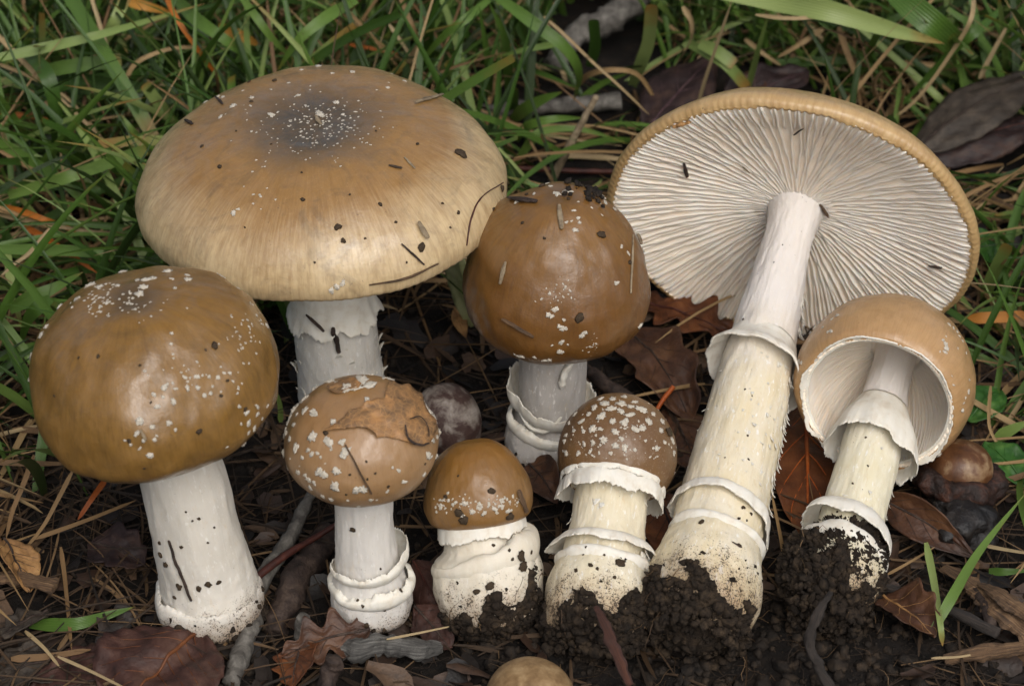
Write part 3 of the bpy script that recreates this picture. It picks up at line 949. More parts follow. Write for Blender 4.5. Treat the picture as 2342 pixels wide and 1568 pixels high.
c.warts_px([(1590, 1410, 14), (1620, 1460, 14), (1630, 1490, 14), (1540, 1490, 14), (1600, 1540, 18), (1710, 1390, 9), (1780, 1440, 9), (1575, 1480, 9), (1620, 1350, 8), (1760, 1360, 9)], ZF, (769, 0))
c.warts_px([(rng.gauss(1490, 60), rng.gauss(430, 45), rng.uniform(3, 7)) for _ in range(26)] + [(rng.gauss(1720, 30), rng.gauss(780, 40), rng.uniform(2, 6)) for _ in range(18)], ZF, (769, 523))
c.warts_random(36, lambda t, q: 0.7 if math.sin(t) > 0.1 else 0, (0.03, 0.08))

# --- small warted mushroom with a leaf on it
d = Mushroom('D', 'small light brown mushroom with scattered white warts and a dry leaf stuck on its cap', (852, 1358), 0.7, (825, 1003), -31, 4)
mD = cap_material('cap_light_brown', 1.6, srgb(150, 110, 58), srgb(158, 122, 82), srgb(162, 128, 90), srgb(132, 98, 61), gloss=0.5, streak=0.15)
d.cap(1.62, [(0, 1.22), (0.5, 1.17), (1.0, 0.95), (1.42, 0.5), (1.6, 0.0), (1.55, -0.42), (1.32, -0.80), (1.02, -0.98), (0.85, -1.0)],
      [(0.85, -1.0), (0.8, -0.8), (0.65, -0.6), (0.3, -0.5)], [mD, MAT['under']], ragged=0.02, lump=0.03)
L = d.L
sD = [(-0.75, 0.45), (-0.45, 0.8), (0.0, 0.86), (0.4, 0.78), (0.75, 0.70), (1.4, 0.64), (L - 1.2, 0.60), (L - 0.4, 0.62)]
d.stem(sD, flesh_material('stem_white_d', srgb(216, 211, 203), srgb(232, 228, 221), 0.5, DIRT, (-1.1, 0.4)), bend=(-0.07, 0))
d.collar('bulb_rim', 0.30, [(0.80, -0.2), (0.93, -0.05), (0.93, 0.12), (0.80, 0.2)], th=0.03, jag=0.14, wave=0.03)
d.collar('upper_bulb_rim', 0.78, [(0.68, -0.12), (0.78, 0.0), (0.84, 0.16), (0.80, 0.3)], th=0.022, jag=0.14, wave=0.03, tilt=(0.16, 0.4))
d.flakes(10, (L - 1.3, L - 0.8), lin(sD), (0.05, 0.12), where=lambda: rng.gauss(0, 0.2))
d.soil(90, (-0.75, 0.0), lambda z: 0.86 + 0.05 * rng.random(), (0.02, 0.05), lambda t, z: sm(0.1, -0.7, z))
zd = 0.2355
d.warts_px([(575, 130, 40), (655, 185, 22), (880, 195, 24), (950, 350, 30), (300, 335, 30), (270, 420, 34), (345, 460, 36), (430, 485, 46), (270, 495, 22), (205, 530, 30),
            (240, 595, 25), (165, 570, 28), (120, 630, 28), (165, 680, 28), (625, 565, 28), (200, 735, 24), (425, 710, 38), (580, 765, 40), (715, 760, 32), (260, 815, 40), (135, 870, 40),
            (380, 840, 26), (415, 880, 26), (470, 870, 16), (325, 915, 20), (740, 862, 44), (500, 910, 14), (170, 1015, 26), (285, 1055, 28), (350, 1085, 20), (385, 1125, 28), (440, 1160, 22),
            (490, 1045, 40), (535, 1080, 36), (655, 1045, 36), (400, 1205, 24), (640, 1195, 50), (850, 1225, 42), (915, 1222, 44), (605, 1320, 22), (520, 1290, 22), (765, 1330, 16), (870, 1385, 16),
            (990, 1325, 22), (1045, 1325, 10), (1190, 1350, 28), (1260, 1040, 20), (1310, 1150, 26), (1150, 1240, 18), (1505, 1080, 22), (1545, 895, 36), (1580, 905, 12), (1640, 905, 30),
            (1585, 740, 32), (1630, 715, 26), (1580, 670, 14), (1600, 530, 36), (1560, 470, 32), (1510, 400, 28), (1480, 370, 18), (1620, 570, 20), (600, 840, 12), (205, 925, 12), (295, 995, 8), (545, 970, 8), (1200, 1010, 12), (1120, 110, 14)], zd, (615.4, 830.7), 1.0)
d.warts_random(40, lambda t, q: 0.8 if math.sin(t) > 0.1 else 0, (0.05, 0.12))

# --- smallest button
e = Mushroom('E', 'smallest button mushroom with a plain honey brown cap and big soil-stained bulb', (1117, 1322), 1.0, (1093, 1130), -6, 5)
mE = cap_material('cap_honey', 1.16, srgb(144, 101, 34), srgb(138, 96, 39), srgb(140, 104, 60), srgb(108, 75, 31), patch=0.0, gloss=0.5, streak=0.1)
e.cap(1.17, [(0, 1.18), (0.4, 1.12), (0.8, 0.84), (1.08, 0.36), (1.17, -0.12), (1.10, -0.42), (0.98, -0.56), (0.86, -0.6)],
      [(0.86, -0.6), (0.8, -0.55), (0.6, -0.45), (0.3, -0.4)], [mE, MAT['under']], ragged=0.05, lump=0.03)
L = e.L
sE = [(-1.25, 0.5), (-0.9, 0.95), (-0.3, 1.14), (0.2, 1.18), (0.48, 1.12), (0.62, 0.95), (0.76, 0.86), (1.1, 0.86), (L - 0.3, 0.84)]
e.stem(sE, flesh_material('stem_cream_e', srgb(226, 216, 196), srgb(238, 232, 218), 0.5, DIRT, (-1.4, 0.75)))
e.collar('bulb_rim', 0.46, [(1.12, -0.22), (1.19, -0.02), (1.17, 0.18), (1.06, 0.25), (0.92, 0.2)], th=0.07, jag=0.14, wave=0.02, tilt=(0.34, 0.0),
         mat=flesh_material('bulb_rim_stained', srgb(226, 216, 196), srgb(238, 232, 218), 0.3, DIRT, (-1.0, 0.6)))
e.collar('veil_edge', L - 0.62, [(0.84, 0.12), (0.94, 0.05), (0.97, -0.12), (0.98, -0.2)], th=0.07, jag=0.10, wave=0.02, tilt=(0.04, 0))
e.soil(1900, (-1.35, 0.3), lambda z: lin(sE)(z) + 0.03 * rng.random(), (0.018, 0.065), lambda t, z: max(0, sm(-0.25, -0.9, z + 0.35 * math.cos(t) * -0.9 + 0.7 * noise.noise(Vector((math.cos(t) * 2.4, math.sin(t) * 2.4, z * 2.4))))))
e.warts_px([(rng.uniform(640, 1230), rng.gauss(345, 32), rng.uniform(5, 12)) for _ in range(70)] + [(860, 345, 20), (960, 350, 16), (840, 425, 24), (910, 400, 20), (990, 410, 22), (1060, 380, 18), (1110, 365, 16), (1150, 395, 16), (700, 370, 16)], ZF, (769, 1033))

# --- densely warted young one with veil skirt
f = Mushroom('F', 'young mushroom whose brown cap is dotted all over with grey-white warts', (1366, 1372), 0.95, (1412, 1035), 22, 6)
mF = cap_material('cap_warted', 1.28, srgb(120, 90, 54), srgb(136, 103, 64), srgb(114, 83, 51), srgb(98, 71, 43), gloss=0.3, streak=0.1, patch=0.5)
f.cap(1.30, [(0, 1.28), (0.45, 1.21), (0.9, 0.92), (1.2, 0.48), (1.3, 0.0), (1.26, -0.34), (1.14, -0.62), (1.0, -0.78), (0.92, -0.8)],
      [(0.92, -0.8), (0.86, -0.72), (0.7, -0.5), (0.4, -0.4)], [mF, MAT['under']], ragged=0.05, lump=0.03)
L = f.L
sF = [(-1.2, 0.55), (-0.8, 0.98), (-0.2, 1.13), (0.35, 1.1), (0.75, 0.96), (0.95, 0.88), (1.2, 0.86), (1.7, 0.80), (2.4, 0.78), (L - 0.4, 0.72)]
f.stem(sF, flesh_material('stem_cream_f', srgb(228, 216, 186), srgb(238, 231, 212), 1.2, DIRT, (-1.0, 1.0)))
f.collar('veil_skirt', L - 0.62, [(0.92, 0.02), (1.06, -0.08), (1.14, -0.26), (1.16, -0.5)], th=0.04, jag=0.16, wave=0.05)
f.collar('cap_edge_fringe', L - 0.68, [(1.04, 0.12), (1.14, 0.02), (1.12, -0.08)], th=0.07, jag=0.08, wave=0.03)
f.collar('ring', 1.18, [(0.86, 0.10), (0.96, 0.12), (1.08, 0.02), (1.16, -0.12)], th=0.04, jag=0.16, wave=0.05)
f.collar('bulb_rim', 0.78, [(0.98, -0.12), (1.04, 0.02), (1.0, 0.12), (0.9, 0.14)], th=0.07, jag=0.06, wave=0.03)
f.flakes(34, (1.3, L - 0.8), lin(sF), (0.06, 0.16), up=1.0)
f.flakes(8, (0.85, 1.5), lambda z: 0.95, (0.2, 0.4), where=lambda: rng.gauss(0.0, 0.3))
f.soil(3200, (-1.35, 0.5), lambda z: lin(sF)(z) + 0.05 * rng.random(), (0.018, 0.07), lambda t, z: max(0, sm(-0.2, -0.7, z - 0.3 * math.cos(t + 0.4) + 0.9 * noise.noise(Vector((math.cos(t) * 2.2, math.sin(t) * 2.2 + 3, z * 2.2))))))
f.warts_px([(1730, 1195, 32), (1800, 1170, 30), (1840, 1205, 28), (1775, 1255, 28), (1910, 1170, 38), (1970, 1190, 22), (2040, 1210, 34), (1905, 1220, 26), (1965, 1245, 30), (1850, 1290, 28),
            (1930, 1300, 38), (2000, 1340, 34), (2050, 1335, 26), (2090, 1290, 30), (2175, 1350, 28), (1720, 1340, 32), (1655, 1355, 20), (1770, 1340, 20), (1870, 1360, 24), (1912, 1405, 24), (1790, 1412, 30),
            (1720, 1430, 24), (1660, 1440, 18), (1540, 1380, 22), (1530, 1420, 20), (1540, 1500, 24), (1870, 1450, 22), (1930, 1460, 22), (2145, 1470, 20), (2070, 1420, 12), (1690, 1240, 20), (1640, 1290, 24),
            (1600, 1240, 22), (1560, 1300, 22), (1590, 1350, 18), (1850, 1140, 24), (1930, 1125, 24), (1770, 1140, 22), (2000, 1160, 24), (2120, 1240, 26), (2180, 1290, 26), (2230, 1350, 24), (2250, 1420, 22), (2260, 1500, 22),
            (1620, 1500, 18), (1700, 1490, 14), (1760, 1500, 12), (1840, 1500, 14), (2000, 1480, 14), (2200, 1430, 16)], ZF, (769, 523))
f.warts_px([(rng.uniform(1500, 2280), rng.uniform(1120, 1540), rng.uniform(4, 10)) for _ in range(90)], ZF, (769, 523))
f.warts_random(40, lambda t, q: 0.8 if math.sin(t) > 0.2 else 0, (0.06, 0.12))

# --- the long one lying with its gills towards us
g = Mushroom('G', 'largest upturned mushroom lying on its side, showing white gills and a long shaggy stem', (1612, 1345), 1.15, (1810, 522), 36.0, 7)
mG = cap_material('cap_pale_tan', 4.5, srgb(150, 114, 68), srgb(182, 144, 92), srgb(202, 170, 120), srgb(154, 116, 70), gloss=0.6, streak=0.25)
RG = 4.48
dishg = lambda x, y, t: 0.05 * noise.noise(Vector((x * 0.5, y * 0.5, 2)))
g.cap(RG, [(0, 2.0), (1.2, 1.92), (2.4, 1.62), (3.3, 1.2), (3.95, 0.72), (4.32, 0.26), (4.38, 0.0), (4.28, -0.12), (4.18, -0.13)],
      [(4.18, -0.13), (4.08, -0.08), (3.2, 0.20), (2.0, 0.45), (1.1, 0.575), (0.3, 0.59)], [mG, MAT['under']], stri=(150, 0.03), ragged=0.03, lump=0.015, squash=dishg, seg=480)
ug = lin([(0, 0.6), (1.1, 0.6), (2.0, 0.48), (3.2, 0.23), (4.08, -0.05), (4.2, -0.10)])
g.gills(184, ug, 0.52, 4.2, lin([(0.6, 0.06), (1.0, 0.075), (2.2, 0.10), (3.4, 0.11), (4.0, 0.095), (4.2, 0.03)]), thick=0.068)
L = g.L
sG = [(-1.25, 0.72), (-1.02, 1.02), (-0.3, 1.22), (0.3, 1.22), (0.9, 1.08), (1.3, 0.98), (1.8, 0.97), (3.2, 0.93), (5.2, 0.86), (7.0, 0.74), (8.4, 0.66), (L - 0.9, 0.58), (L - 0.1, 0.57), (L + 0.4, 0.62), (L + 0.62, 0.68)]
stemG = flesh_material('stem_cream_g', srgb(232, 217, 182), srgb(240, 234, 220), 1.3, DIRT, (-1.3, 1.15), pale=(5.6, 8.0))
g.stem(sG, stemG, n=170, bend=(-0.04, 0.0))
zr_ = 6.35
g.collar('ring', zr_, [(0.76, 0.42), (0.84, 0.16), (0.98, -0.10), (1.14, -0.30), (1.22, -0.48)], th=0.08, jag=0.05, wave=0.05, tilt=(-0.34, 0.1))
g.collar('collar', 1.98, [(0.97, 0.02), (1.06, 0.08), (1.12, -0.04), (1.14, -0.24)], th=0.07, jag=0.08, wave=0.05, tilt=(-0.22, 0.4))
g.collar('bulb_rim', 1.18, [(1.04, -0.1), (1.09, 0.02), (1.06, 0.1), (0.98, 0.12)], th=0.06, jag=0.06, wave=0.03, tilt=(-0.1, 0.0))
g.flakes(90, (1.9, 5.9), lin(sG), (0.08, 0.20), where=lambda: rng.choice((0.0, 0.0, 0.0, math.pi)) + rng.gauss(0, 0.3))
g.flakes(70, (2.0, 6.0), lin(sG), (0.05, 0.14), where=lambda: FRONT + rng.gauss(0, 0.8))
g.flakes(10, (7.2, 8.2), lin(sG), (0.1, 0.24), where=lambda: rng.gauss(-0.05, 0.25))
g.soil(3600, (-1.45, 0.2), lambda z: lin(sG)(z) + 0.06 * rng.random(), (0.018, 0.075), lambda t, z: max(sm(-0.78, -1.0, z), sm(-0.55, -0.95, z + 0.45 * math.cos(t) + 0.75 * noise.noise(Vector((math.cos(t) * 2.2 + 5, math.sin(t) * 2.2, z * 2.2))))))

# --- small bell lying with the hollow towards us
h = Mushroom('H', 'small bell-shaped mushroom at the right showing its hollow gilled inside and skirted white stem', (1921, 1292), 1.1, (2054, 796), 36, 8)
cax = (UV_ * math.cos(R_(31)) + RV * math.sin(R_(31))) * math.cos(R_(54)) + DV * math.sin(R_(54))
cax.normalize()
ctr = h.P1 - cax * 1.45
mloc = h.mw.inverted() @ (Matrix.Translation(ctr) @ basis(cax).to_4x4())
mH = cap_material('cap_fawn', 1.98, srgb(150, 110, 62), srgb(178, 138, 90), srgb(190, 152, 106), srgb(150, 112, 70), gloss=0.5, streak=0.25)
h.cap(1.98, [(0, 1.96), (0.6, 1.86), (1.2, 1.55), (1.7, 1.0), (1.96, 0.25), (1.98, -0.35), (1.86, -0.80), (1.74, -0.98), (1.66, -1.0)],
      [(1.66, -1.0), (1.6, -0.92), (1.62, -0.4), (1.5, 0.4), (1.1, 1.1), (0.6, 1.45), (0.2, 1.5)], [mH, MAT['under']], stri=(110, 0.008), ragged=0.05, lump=0.02, mat4=mloc, seg=300)
uh = lin([(0, 1.5), (0.6, 1.43), (1.1, 1.08), (1.5, 0.38), (1.6, -0.3)])
# gills follow the bell: built in steps of height
kinds = []
for kk in range(4):
    V, F = [], []
    N = 24
    path = spline([(1.585, -0.93), (1.60, -0.4), (1.48, 0.4), (1.08, 1.08), (0.58, 1.42)], N)
    for i, p in enumerate(path):
        fr = i / (N - 1)
        if kk > 1: fr2 = min(1.0, max(0.0, (0.75 - fr) * 5))
        else: fr2 = min(1.0, (1 - fr) * 6 + 0.25)
        dp = (0.012 + 0.035 * math.sin(math.pi * min(1, fr * 1.15 + 0.03)) ** 0.8) * fr2 + 0.004
        nrm = Vector((-p.x, -(p.y + 0.9) * 1.0, 0)).normalized()
        o_ = Vector((p.x, p.y, 0)) - nrm * 0.10
        i_ = Vector((p.x, p.y, 0)) + nrm * dp
        wob = 0.016 * math.sin(fr * 9 + kk * 2)
        V += [(o_.x, -0.026, o_.y), (o_.x, 0.026, o_.y), (i_.x, wob + 0.011, i_.y), (i_.x, wob - 0.011, i_.y)]
    for i in range(N - 1):
        for k in range(4):
            a_, b_ = i * 4 + k, i * 4 + (k + 1) % 4
            F.append((a_, b_, b_ + 4, a_ + 4))
    F.append((3, 2, 1, 0)); F.append(tuple((N - 1) * 4 + k for k in range(4)))
    me = mk('gill', V, F); me.materials.append(MAT['gill'])
    kinds.append(me)
for k in range(116):
    o = bpy.data.objects.new('gill', kinds[(k % 2) * 2 + rng.randrange(2)])
    COL.objects.link(o); o.parent = h.capo
    o.rotation_euler = (0, 0, 2 * math.pi * (k + 0.2 * rng.uniform(-1, 1)) / 116)
o = h.collar('cap_edge_fringe', -0.97, [(1.60, 0.06), (1.70, 0.0), (1.73, -0.05)], th=0.06, jag=0.10, wave=0.01)
o.parent = h.capo
HITS.pop()
L = h.L
sH = [(-1.2, 0.5), (-0.8, 0.85), (-0.2, 0.98), (0.25, 0.90), (0.55, 0.78), (1.2, 0.72), (2.6, 0.68), (4.0, 0.62), (L - 1.6, 0.52), (L - 0.4, 0.45), (L + 0.1, 0.5)]
h.stem(sH, flesh_material('stem_cream_h', srgb(232, 222, 190), srgb(241, 237, 222), 1.0, DIRT, (-1.3, 0.7), pale=(3.4, 5.0)), n=120)
h.collar('ring', 4.0, [(0.58, 0.42), (0.70, 0.12), (0.86, -0.20), (0.97, -0.56), (1.03, -0.92)], th=0.03, jag=0.14, wave=0.05, tilt=(-0.12, 0.2), freq=11)
h.collar('collar', 1.0, [(0.74, 0.16), (0.86, 0.12), (1.0, -0.08), (1.06, -0.34)], th=0.045, jag=0.12, wave=0.05, tilt=(-0.24, 0.2))
h.collar('bulb_rim', 0.36, [(0.90, -0.3), (0.98, -0.08), (0.94, 0.1), (0.82, 0.14)], th=0.08, jag=0.10, wave=0.04, tilt=(-0.12, 0.0))
h.flakes(22, (1.1, 3.6), lin(sH), (0.05, 0.12), where=lambda: rng.choice((0.0, 0.0, FRONT)) + rng.gauss(0, 0.4))
h.soil(3600, (-1.6, 0.45), lambda z: lin(sH)(z) * 1.06 + 0.16 * rng.random(), (0.018, 0.075), lambda t, z: max(0, sm(-0.42, -0.9, z + 0.7 * math.cos(t) + 0.6 * noise.noise(Vector((math.cos(t) * 2.2 + 9, math.sin(t) * 2.2, z * 2.2))))))
h.warts_px([(1090, 580, 18), (1055, 605, 12), (1050, 685, 20), (1030, 690, 14), (995, 660, 13), (1815, 770, 20), (1820, 800, 22), (1812, 825, 16), (1800, 745, 14), (1780, 822, 9), (1900, 800, 9), (1860, 985, 7), (1870, 1045, 8), (1840, 640, 16),
            (1870, 665, 14), (1895, 690, 14), (1910, 720, 14), (1930, 750, 12), (1955, 830, 10), (1975, 1010, 12), (1970, 1090, 16), (1950, 1130, 12), (1940, 1165, 12), (1930, 1215, 20), (1020, 595, 10), (1005, 610, 8), (975, 630, 8), (1145, 500, 10), (1820, 720, 8)], ZF, (1542, 523))
h.warts_random(24, lambda t, q: 0.6 if math.sin(t) > 0.0 else 0, (0.03, 0.09))

SHROOMS = dict(A=a, B=b, C=c, D=d, E=e, F=f, G=g, H=h)
# ------------------------------------------------------------------ keep-clear test for the growing grass
KEEP = [(345, 850, 300, 262, a.P1), (733, 420, 440, 290, b.P1), (1275, 620, 222, 218, c.P1), (825, 1003, 185, 162, d.P1), (1093, 1105, 130, 110, e.P1),
        (1412, 1035, 145, 140, f.P1), (1815, 500, 430, 300, g.P1), (2030, 868, 205, 198, h.P1), (430, 1220, 150, 200, a.P0), (775, 780, 120, 180, b.P0),
        (1255, 930, 125, 150, c.P0), (850, 1300, 110, 160, d.P0), (1115, 1310, 145, 150, e.P0), (1370, 1300, 140, 230, f.P0), (1625, 1250, 150, 300, g.P0),
        (1720, 850, 140, 260, g.P0), (1960, 1150, 130, 240, h.P0), (1900, 1420, 170, 160, h.P0)]
KT = [(x, y, rx, ry, (p - CAM).dot(DV)) for x, y, rx, ry, p in KEEP]
KT += [(1660, 200, 205, 90, 76.0), (2225, 275, 165, 105, 74.0), (1372, 66, 110, 95, 80.0), (1270, 243, 170, 26, 76.0), (2200, 1100, 130, 160, 62.5), (1300, 390, 120, 16, 73)]
def clear(p, pad=1.0):
    u, v, t = project(p)
    for x, y, rx, ry, tk in KT:
        if ((u - x) / (rx * pad)) ** 2 + ((v - y) / (ry * pad)) ** 2 < 1 and t < tk + 1.5: return False
    if p.z < 5 and p.x > -10 and p.x < 9 and p.y < -3.0: return False
    return True

def taper(x):
    return min(1.0, 0.6 + 1.5 * x) * (1 - x ** 2.6) ** 0.9 + 0.015
def cutend(x):
    return min(1.0, 0.7 + x) * (1.0 if x < 0.97 else 0.8)
def strawp(x):
    return min(1.0, 0.45 + 5 * x) * (1.0 - 0.4 * x) * min(1.0, 0.2 + (1 - x) * 7)

def blade_points(base, az, elev, length, droop, sway, n=9):
    P, p, e_, z_ = [], base.copy(), elev, az
    for i in range(n):
        P.append(p.copy())
        st = length / (n - 1)
        p = p + Vector((math.cos(e_) * math.cos(z_), math.cos(e_) * math.sin(z_), math.sin(e_))) * st
        e_ -= droop / (n - 1) * (0.4 + 1.2 * i / n); z_ += sway / (n - 1)
        if p.z < ground_h(p.x, p.y) + 0.06:
            p.z = ground_h(p.x, p.y) + 0.06; e_ = max(e_, 0.0)
    return P

def density(x, y):
    k = noise.noise(Vector((x * 0.28, y * 0.28, 1.7))) + 0.5 * noise.noise(Vector((x * 0.8, y * 0.8, 6)))
    back = sm(2.0, 5.5, y) * (1.0 - 0.72 * sm(1.0, 4.0, x) * sm(12.5, 9.5, x) * sm(13.0, 8.5, y)) * (1 - 0.35 * sm(-2, 0, x) * sm(9, 6, y))
    left = sm(-6.5, -9.0, x) * sm(-7.0, -4.0, y)
    left = max(left, sm(-4.0, -6.5, x) * sm(-3.0, 0.0, y))
    right = sm(9.3, 11.2, x) * sm(-8.5, -3.0, y) * 0.55
    return max(back, left, right) * max(0.06, 0.60 + 1.0 * k)

# ---- mass of green grass
def grow(n, xr, yr, dens, L_, W_, seed, toner, elev=(0.5, 1.5), droop=(0.3, 1.9)):
    global rng
    rr = random.Random(seed)
    out, tries = [], 0
    while len(out) < n and tries < n * 14:
        tries += 1
        x, y = rr.uniform(*xr), rr.uniform(*yr)
        if rr.random() > dens(x, y): continue
        P = blade_points(Vector((x, y, ground_h(x, y) - 0.08)), rr.uniform(0, 2 * math.pi), rr.uniform(*elev), rr.uniform(*L_), rr.uniform(*droop), rr.uniform(-0.5, 0.5))
        if not all(clear(p, 1.02) for p in P[1:]): continue
        out.append(ribbon_geo(P, rr.uniform(*W_), rr.uniform(0.1, 0.4), taper if rr.random() < 0.85 else cutend, None, rr.uniform(-0.9, 0.9), rr.uniform(-1.2, 1.2), min(1, max(0, rr.gauss(*toner)))))
    return out
G_ = grow(2300, (-17, 17), (-9, 21), density, (3.2, 8.5), (0.07, 0.28), 11, (0.40, 0.30), (0.25, 1.25), (0.1, 1.1))
G_ += grow(1500, (-17, 17), (1, 22), density, (1.6, 5.0), (0.08, 0.2), 12, (0.4, 0.28), (0.3, 1.4), (0.2, 1.4))
G_ += grow(900, (-24, 24), (14, 34), lambda x, y: 0.9, (4, 9), (0.25, 0.5), 13, (0.5, 0.22))
V, F, A_ = merge(G_)
o = link('grass', mk('grass', V, F, True, None, A_), MAT['grass'])
tag(o, 'green meadow grass growing behind and beside the mushrooms', 'grass', None, 'stuff')

# ---- dead stalks lying through the grass
def thatch(n, xr, yr, dens, L_, W_, seed, up=0.25, h=(0.05, 0.6)):
    rr = random.Random(seed)
    out, tries = [], 0
    while len(out) < n and tries < n * 14:
        tries += 1
        x, y = rr.uniform(*xr), rr.uniform(*yr)
        if rr.random() > dens(x, y): continue
        ln = rr.uniform(*L_)
        P = blade_points(Vector((x, y, ground_h(x, y) + rr.uniform(*h))), rr.uniform(0, 6.28), rr.uniform(-0.05, up), ln, rr.uniform(0.0, 0.5), rr.uniform(-0.5, 0.5), 7)
        if not all(clear(p, 1.0) for p in P): continue
        out.append(ribbon_geo(P, rr.uniform(*W_), rr.uniform(0.2, 0.7), strawp, None, rr.uniform(-0.8, 0.8), rr.uniform(-0.6, 0.6), min(1, max(0, rr.gauss(0.45, 0.28)))))
    return out
T_ = thatch(1500, (-17, 17), (-8, 20), lambda x, y: 0.15 + 0.85 * max(sm(0, 4, y), sm(-8, -10, x), sm(8, 10, x)), (1.5, 5.5), (0.06, 0.20), 21)
T_ += thatch(900, (-17, 17), (2, 20), lambda x, y: 1.0, (3, 7.5), (0.05, 0.15), 22, 1.1, (0, 0.2))
_k = clear
def clear(p, pad=1.0):
    u, v, t = project(p)
    for x, y, rx, ry, tk in KT:
        if ((u - x) / (rx * pad)) ** 2 + ((v - y) / (ry * pad)) ** 2 < 1 and t < tk - 0.3: return False
    return True
front = lambda x, y: (0.95 if x < -4.5 or x > 6.5 else 0.38) * (0.55 + noise.noise(Vector((x * 0.5, y * 0.5, 3))))
T2 = thatch(1500, (-14, 14), (-14, 1), front, (0.8, 4.6), (0.025, 0.09), 23, 0.16, (0.0, 0.35))
T2 += thatch(900, (-14, 14), (-14, 2), lambda x, y: 0.6, (0.3, 1.6), (0.03, 0.13), 24, 0.35, (0.0, 0.15))
V, F, A_ = merge(T2)
o = link('litter_straw', mk('litter_straw', V, F, True, None, A_), MAT['litter_straw'])
tag(o, 'dark damp bits of dead grass on the soil among the stems', 'dead grass', None, 'stuff')
V, F, A_ = merge(T_)
o = link('dead_grass', mk('dead_grass', V, F, True, None, A_), MAT['straw'])
tag(o, 'matted brown dead grass stalks lying on the soil', 'dead grass', None, 'stuff')

# ---- broken bits of leaf and bark
rr = random.Random(31)
out = []
for _ in range(900):
    x, y = rr.uniform(-14, 14), rr.uniform(-13.5, 6)
    P = blade_points(Vector((x, y, ground_h(x, y) + rr.uniform(0.0, 0.15))), rr.uniform(0, 6.28), rr.uniform(-0.1, 0.35), rr.uniform(0.25, 1.1), rr.uniform(-0.4, 0.7), rr.uniform(-0.8, 0.8), 6)
    if not all(clear(p) for p in P): continue
    js = rr.uniform(0, 50)
    out.append(ribbon_geo(P, rr.uniform(0.2, 0.75), rr.uniform(-0.4, 0.4), lambda t: (0.35 + 0.75 * abs(math.sin(math.pi * (0.12 + 0.8 * t)))) * (0.8 + 0.5 * noise.noise(Vector((t * 4, js, 0)))), None, rr.uniform(-0.5, 0.5), rr.uniform(-0.7, 0.7), rr.random()))
V, F, A_ = merge(out)
mfr = M('leaf_bits')
tone = mfr.n('Attribute', {'attribute_name': 'tone'}).outputs['Fac']
col = mfr.ramp(tone, [(0, srgb(18, 13, 10)), (0.4, srgb(34, 24, 17)), (0.75, srgb(62, 42, 28)), (1, srgb(96, 74, 54))])
cc = mfr.coord()
col = mfr.mix(mfr.math('MULTIPLY', mfr.step(mfr.noise(cc, 4, 5, 0.65), 0.45, 0.65), 0.55), col, srgb(32, 24, 18))
mfr.set(Base_Color=col, Roughness=0.6, Normal=mfr.bump(mfr.noise(cc, 11, 4), 0.5, 0.04))
o = link('leaf_litter', mk('leaf_litter', V, F, True, None, A_), mfr.m)
tag(o, 'small broken brown leaf bits scattered over the soil', 'leaf litter', None, 'stuff')

# ---- crumbs of soil
rr = random.Random(41)
items = []
for _ in range(14000):
    x, y = rr.uniform(-13, 13), rr.uniform(-13.5, 3)
    k = 0.35 + 0.65 * sm(-1.0, 1.5, x) * sm(-6, -9.5, y)
    if rr.random() > k: continue
    s = 0.022 + 0.10 * rr.random() ** 4
    items.append(((x, y, ground_h(x, y) + s * 0.3), s))
for _ in range(260):
    x, y = rr.uniform(-1.5, 9.5), rr.uniform(-13.5, -9.2)
    s = rr.uniform(0.08, 0.2)
    items.append(((x, y, ground_h(x, y) + s * 0.25), s))
o = crumb_cloud('soil_crumbs', items, MAT['clod'], None, 2, 0.34)
tag(o, 'dark loose soil crumbs in front of the dug-up bulbs', 'soil', None, 'stuff')
# fine rootlets in the loose soil
rt = []
for _ in range(170):
    x, y = rr.uniform(-2.0, 9.8), rr.uniform(-12.8, -9)
    p = Vector((x, y, ground_h(x, y) + 0.08)); az = rr.uniform(0, 6.28); P = []
    for i in range(6):
        P.append(p.copy()); az += rr.uniform(-0.8, 0.8)
        p = p + Vector((math.cos(az) * 0.16, math.sin(az) * 0.16, rr.uniform(-0.08, 0.09)))
    rt.append(ribbon_geo(P, rr.uniform(0.010, 0.022), 0.3, strawp, None, 0, 0, rr.uniform(0.1, 0.9)))
V, F, A_ = merge(rt)
tag(link('rootlets', mk('rootlets', V, F, True, None, A_), MAT['litter_straw']), 'thin pale rootlets in the loose soil', 'roots', None, 'stuff')

# ------------------------------------------------------------------ single blades and stalks that stand out
def lift(pts):
    return [on_ground(u, v, hh) for u, v, hh in pts]
def hero(name, cat, group, mat, label, pts, width, tone=0.5, prof=taper, fold=0.22, roll=0.0, rollv=0.0):
    P = spline([tuple(p) for p in lift(pts)], 22)
    V, F, A, B, C = ribbon_geo(P, width, fold, prof, (CAM - P[len(P) // 2]).normalized(), roll, rollv, tone)
    me = mk(name, V, F, True, None, {'tone': A, 'along': B, 'across': C})
    return tag(link(name, me, MAT[mat]), label, cat, group)
GB = 'single green grass blades'
def blade(label, pts, w, tone=0.5, prof=taper, roll=0.0, rollv=0.0, fold=0.25):
    return hero('grass_blade', 'grass blade', GB, 'grass', label, pts, w, tone, prof, fold, roll, rollv)
blade('pale green blade slanting up to the top edge nearest the left corner', [(-40, 140, 4.0), (100, 110, 4.2), (240, 76, 4.2), (470, 8, 4)], 0.28, 0.85)
blade('long straight green blade falling from the top edge to the wide tan cap', [(140, -40, 4.0), (164, 0, 4), (239, 120, 3.6), (352, 314, 2.4)], 0.36, 0.55, cutend)
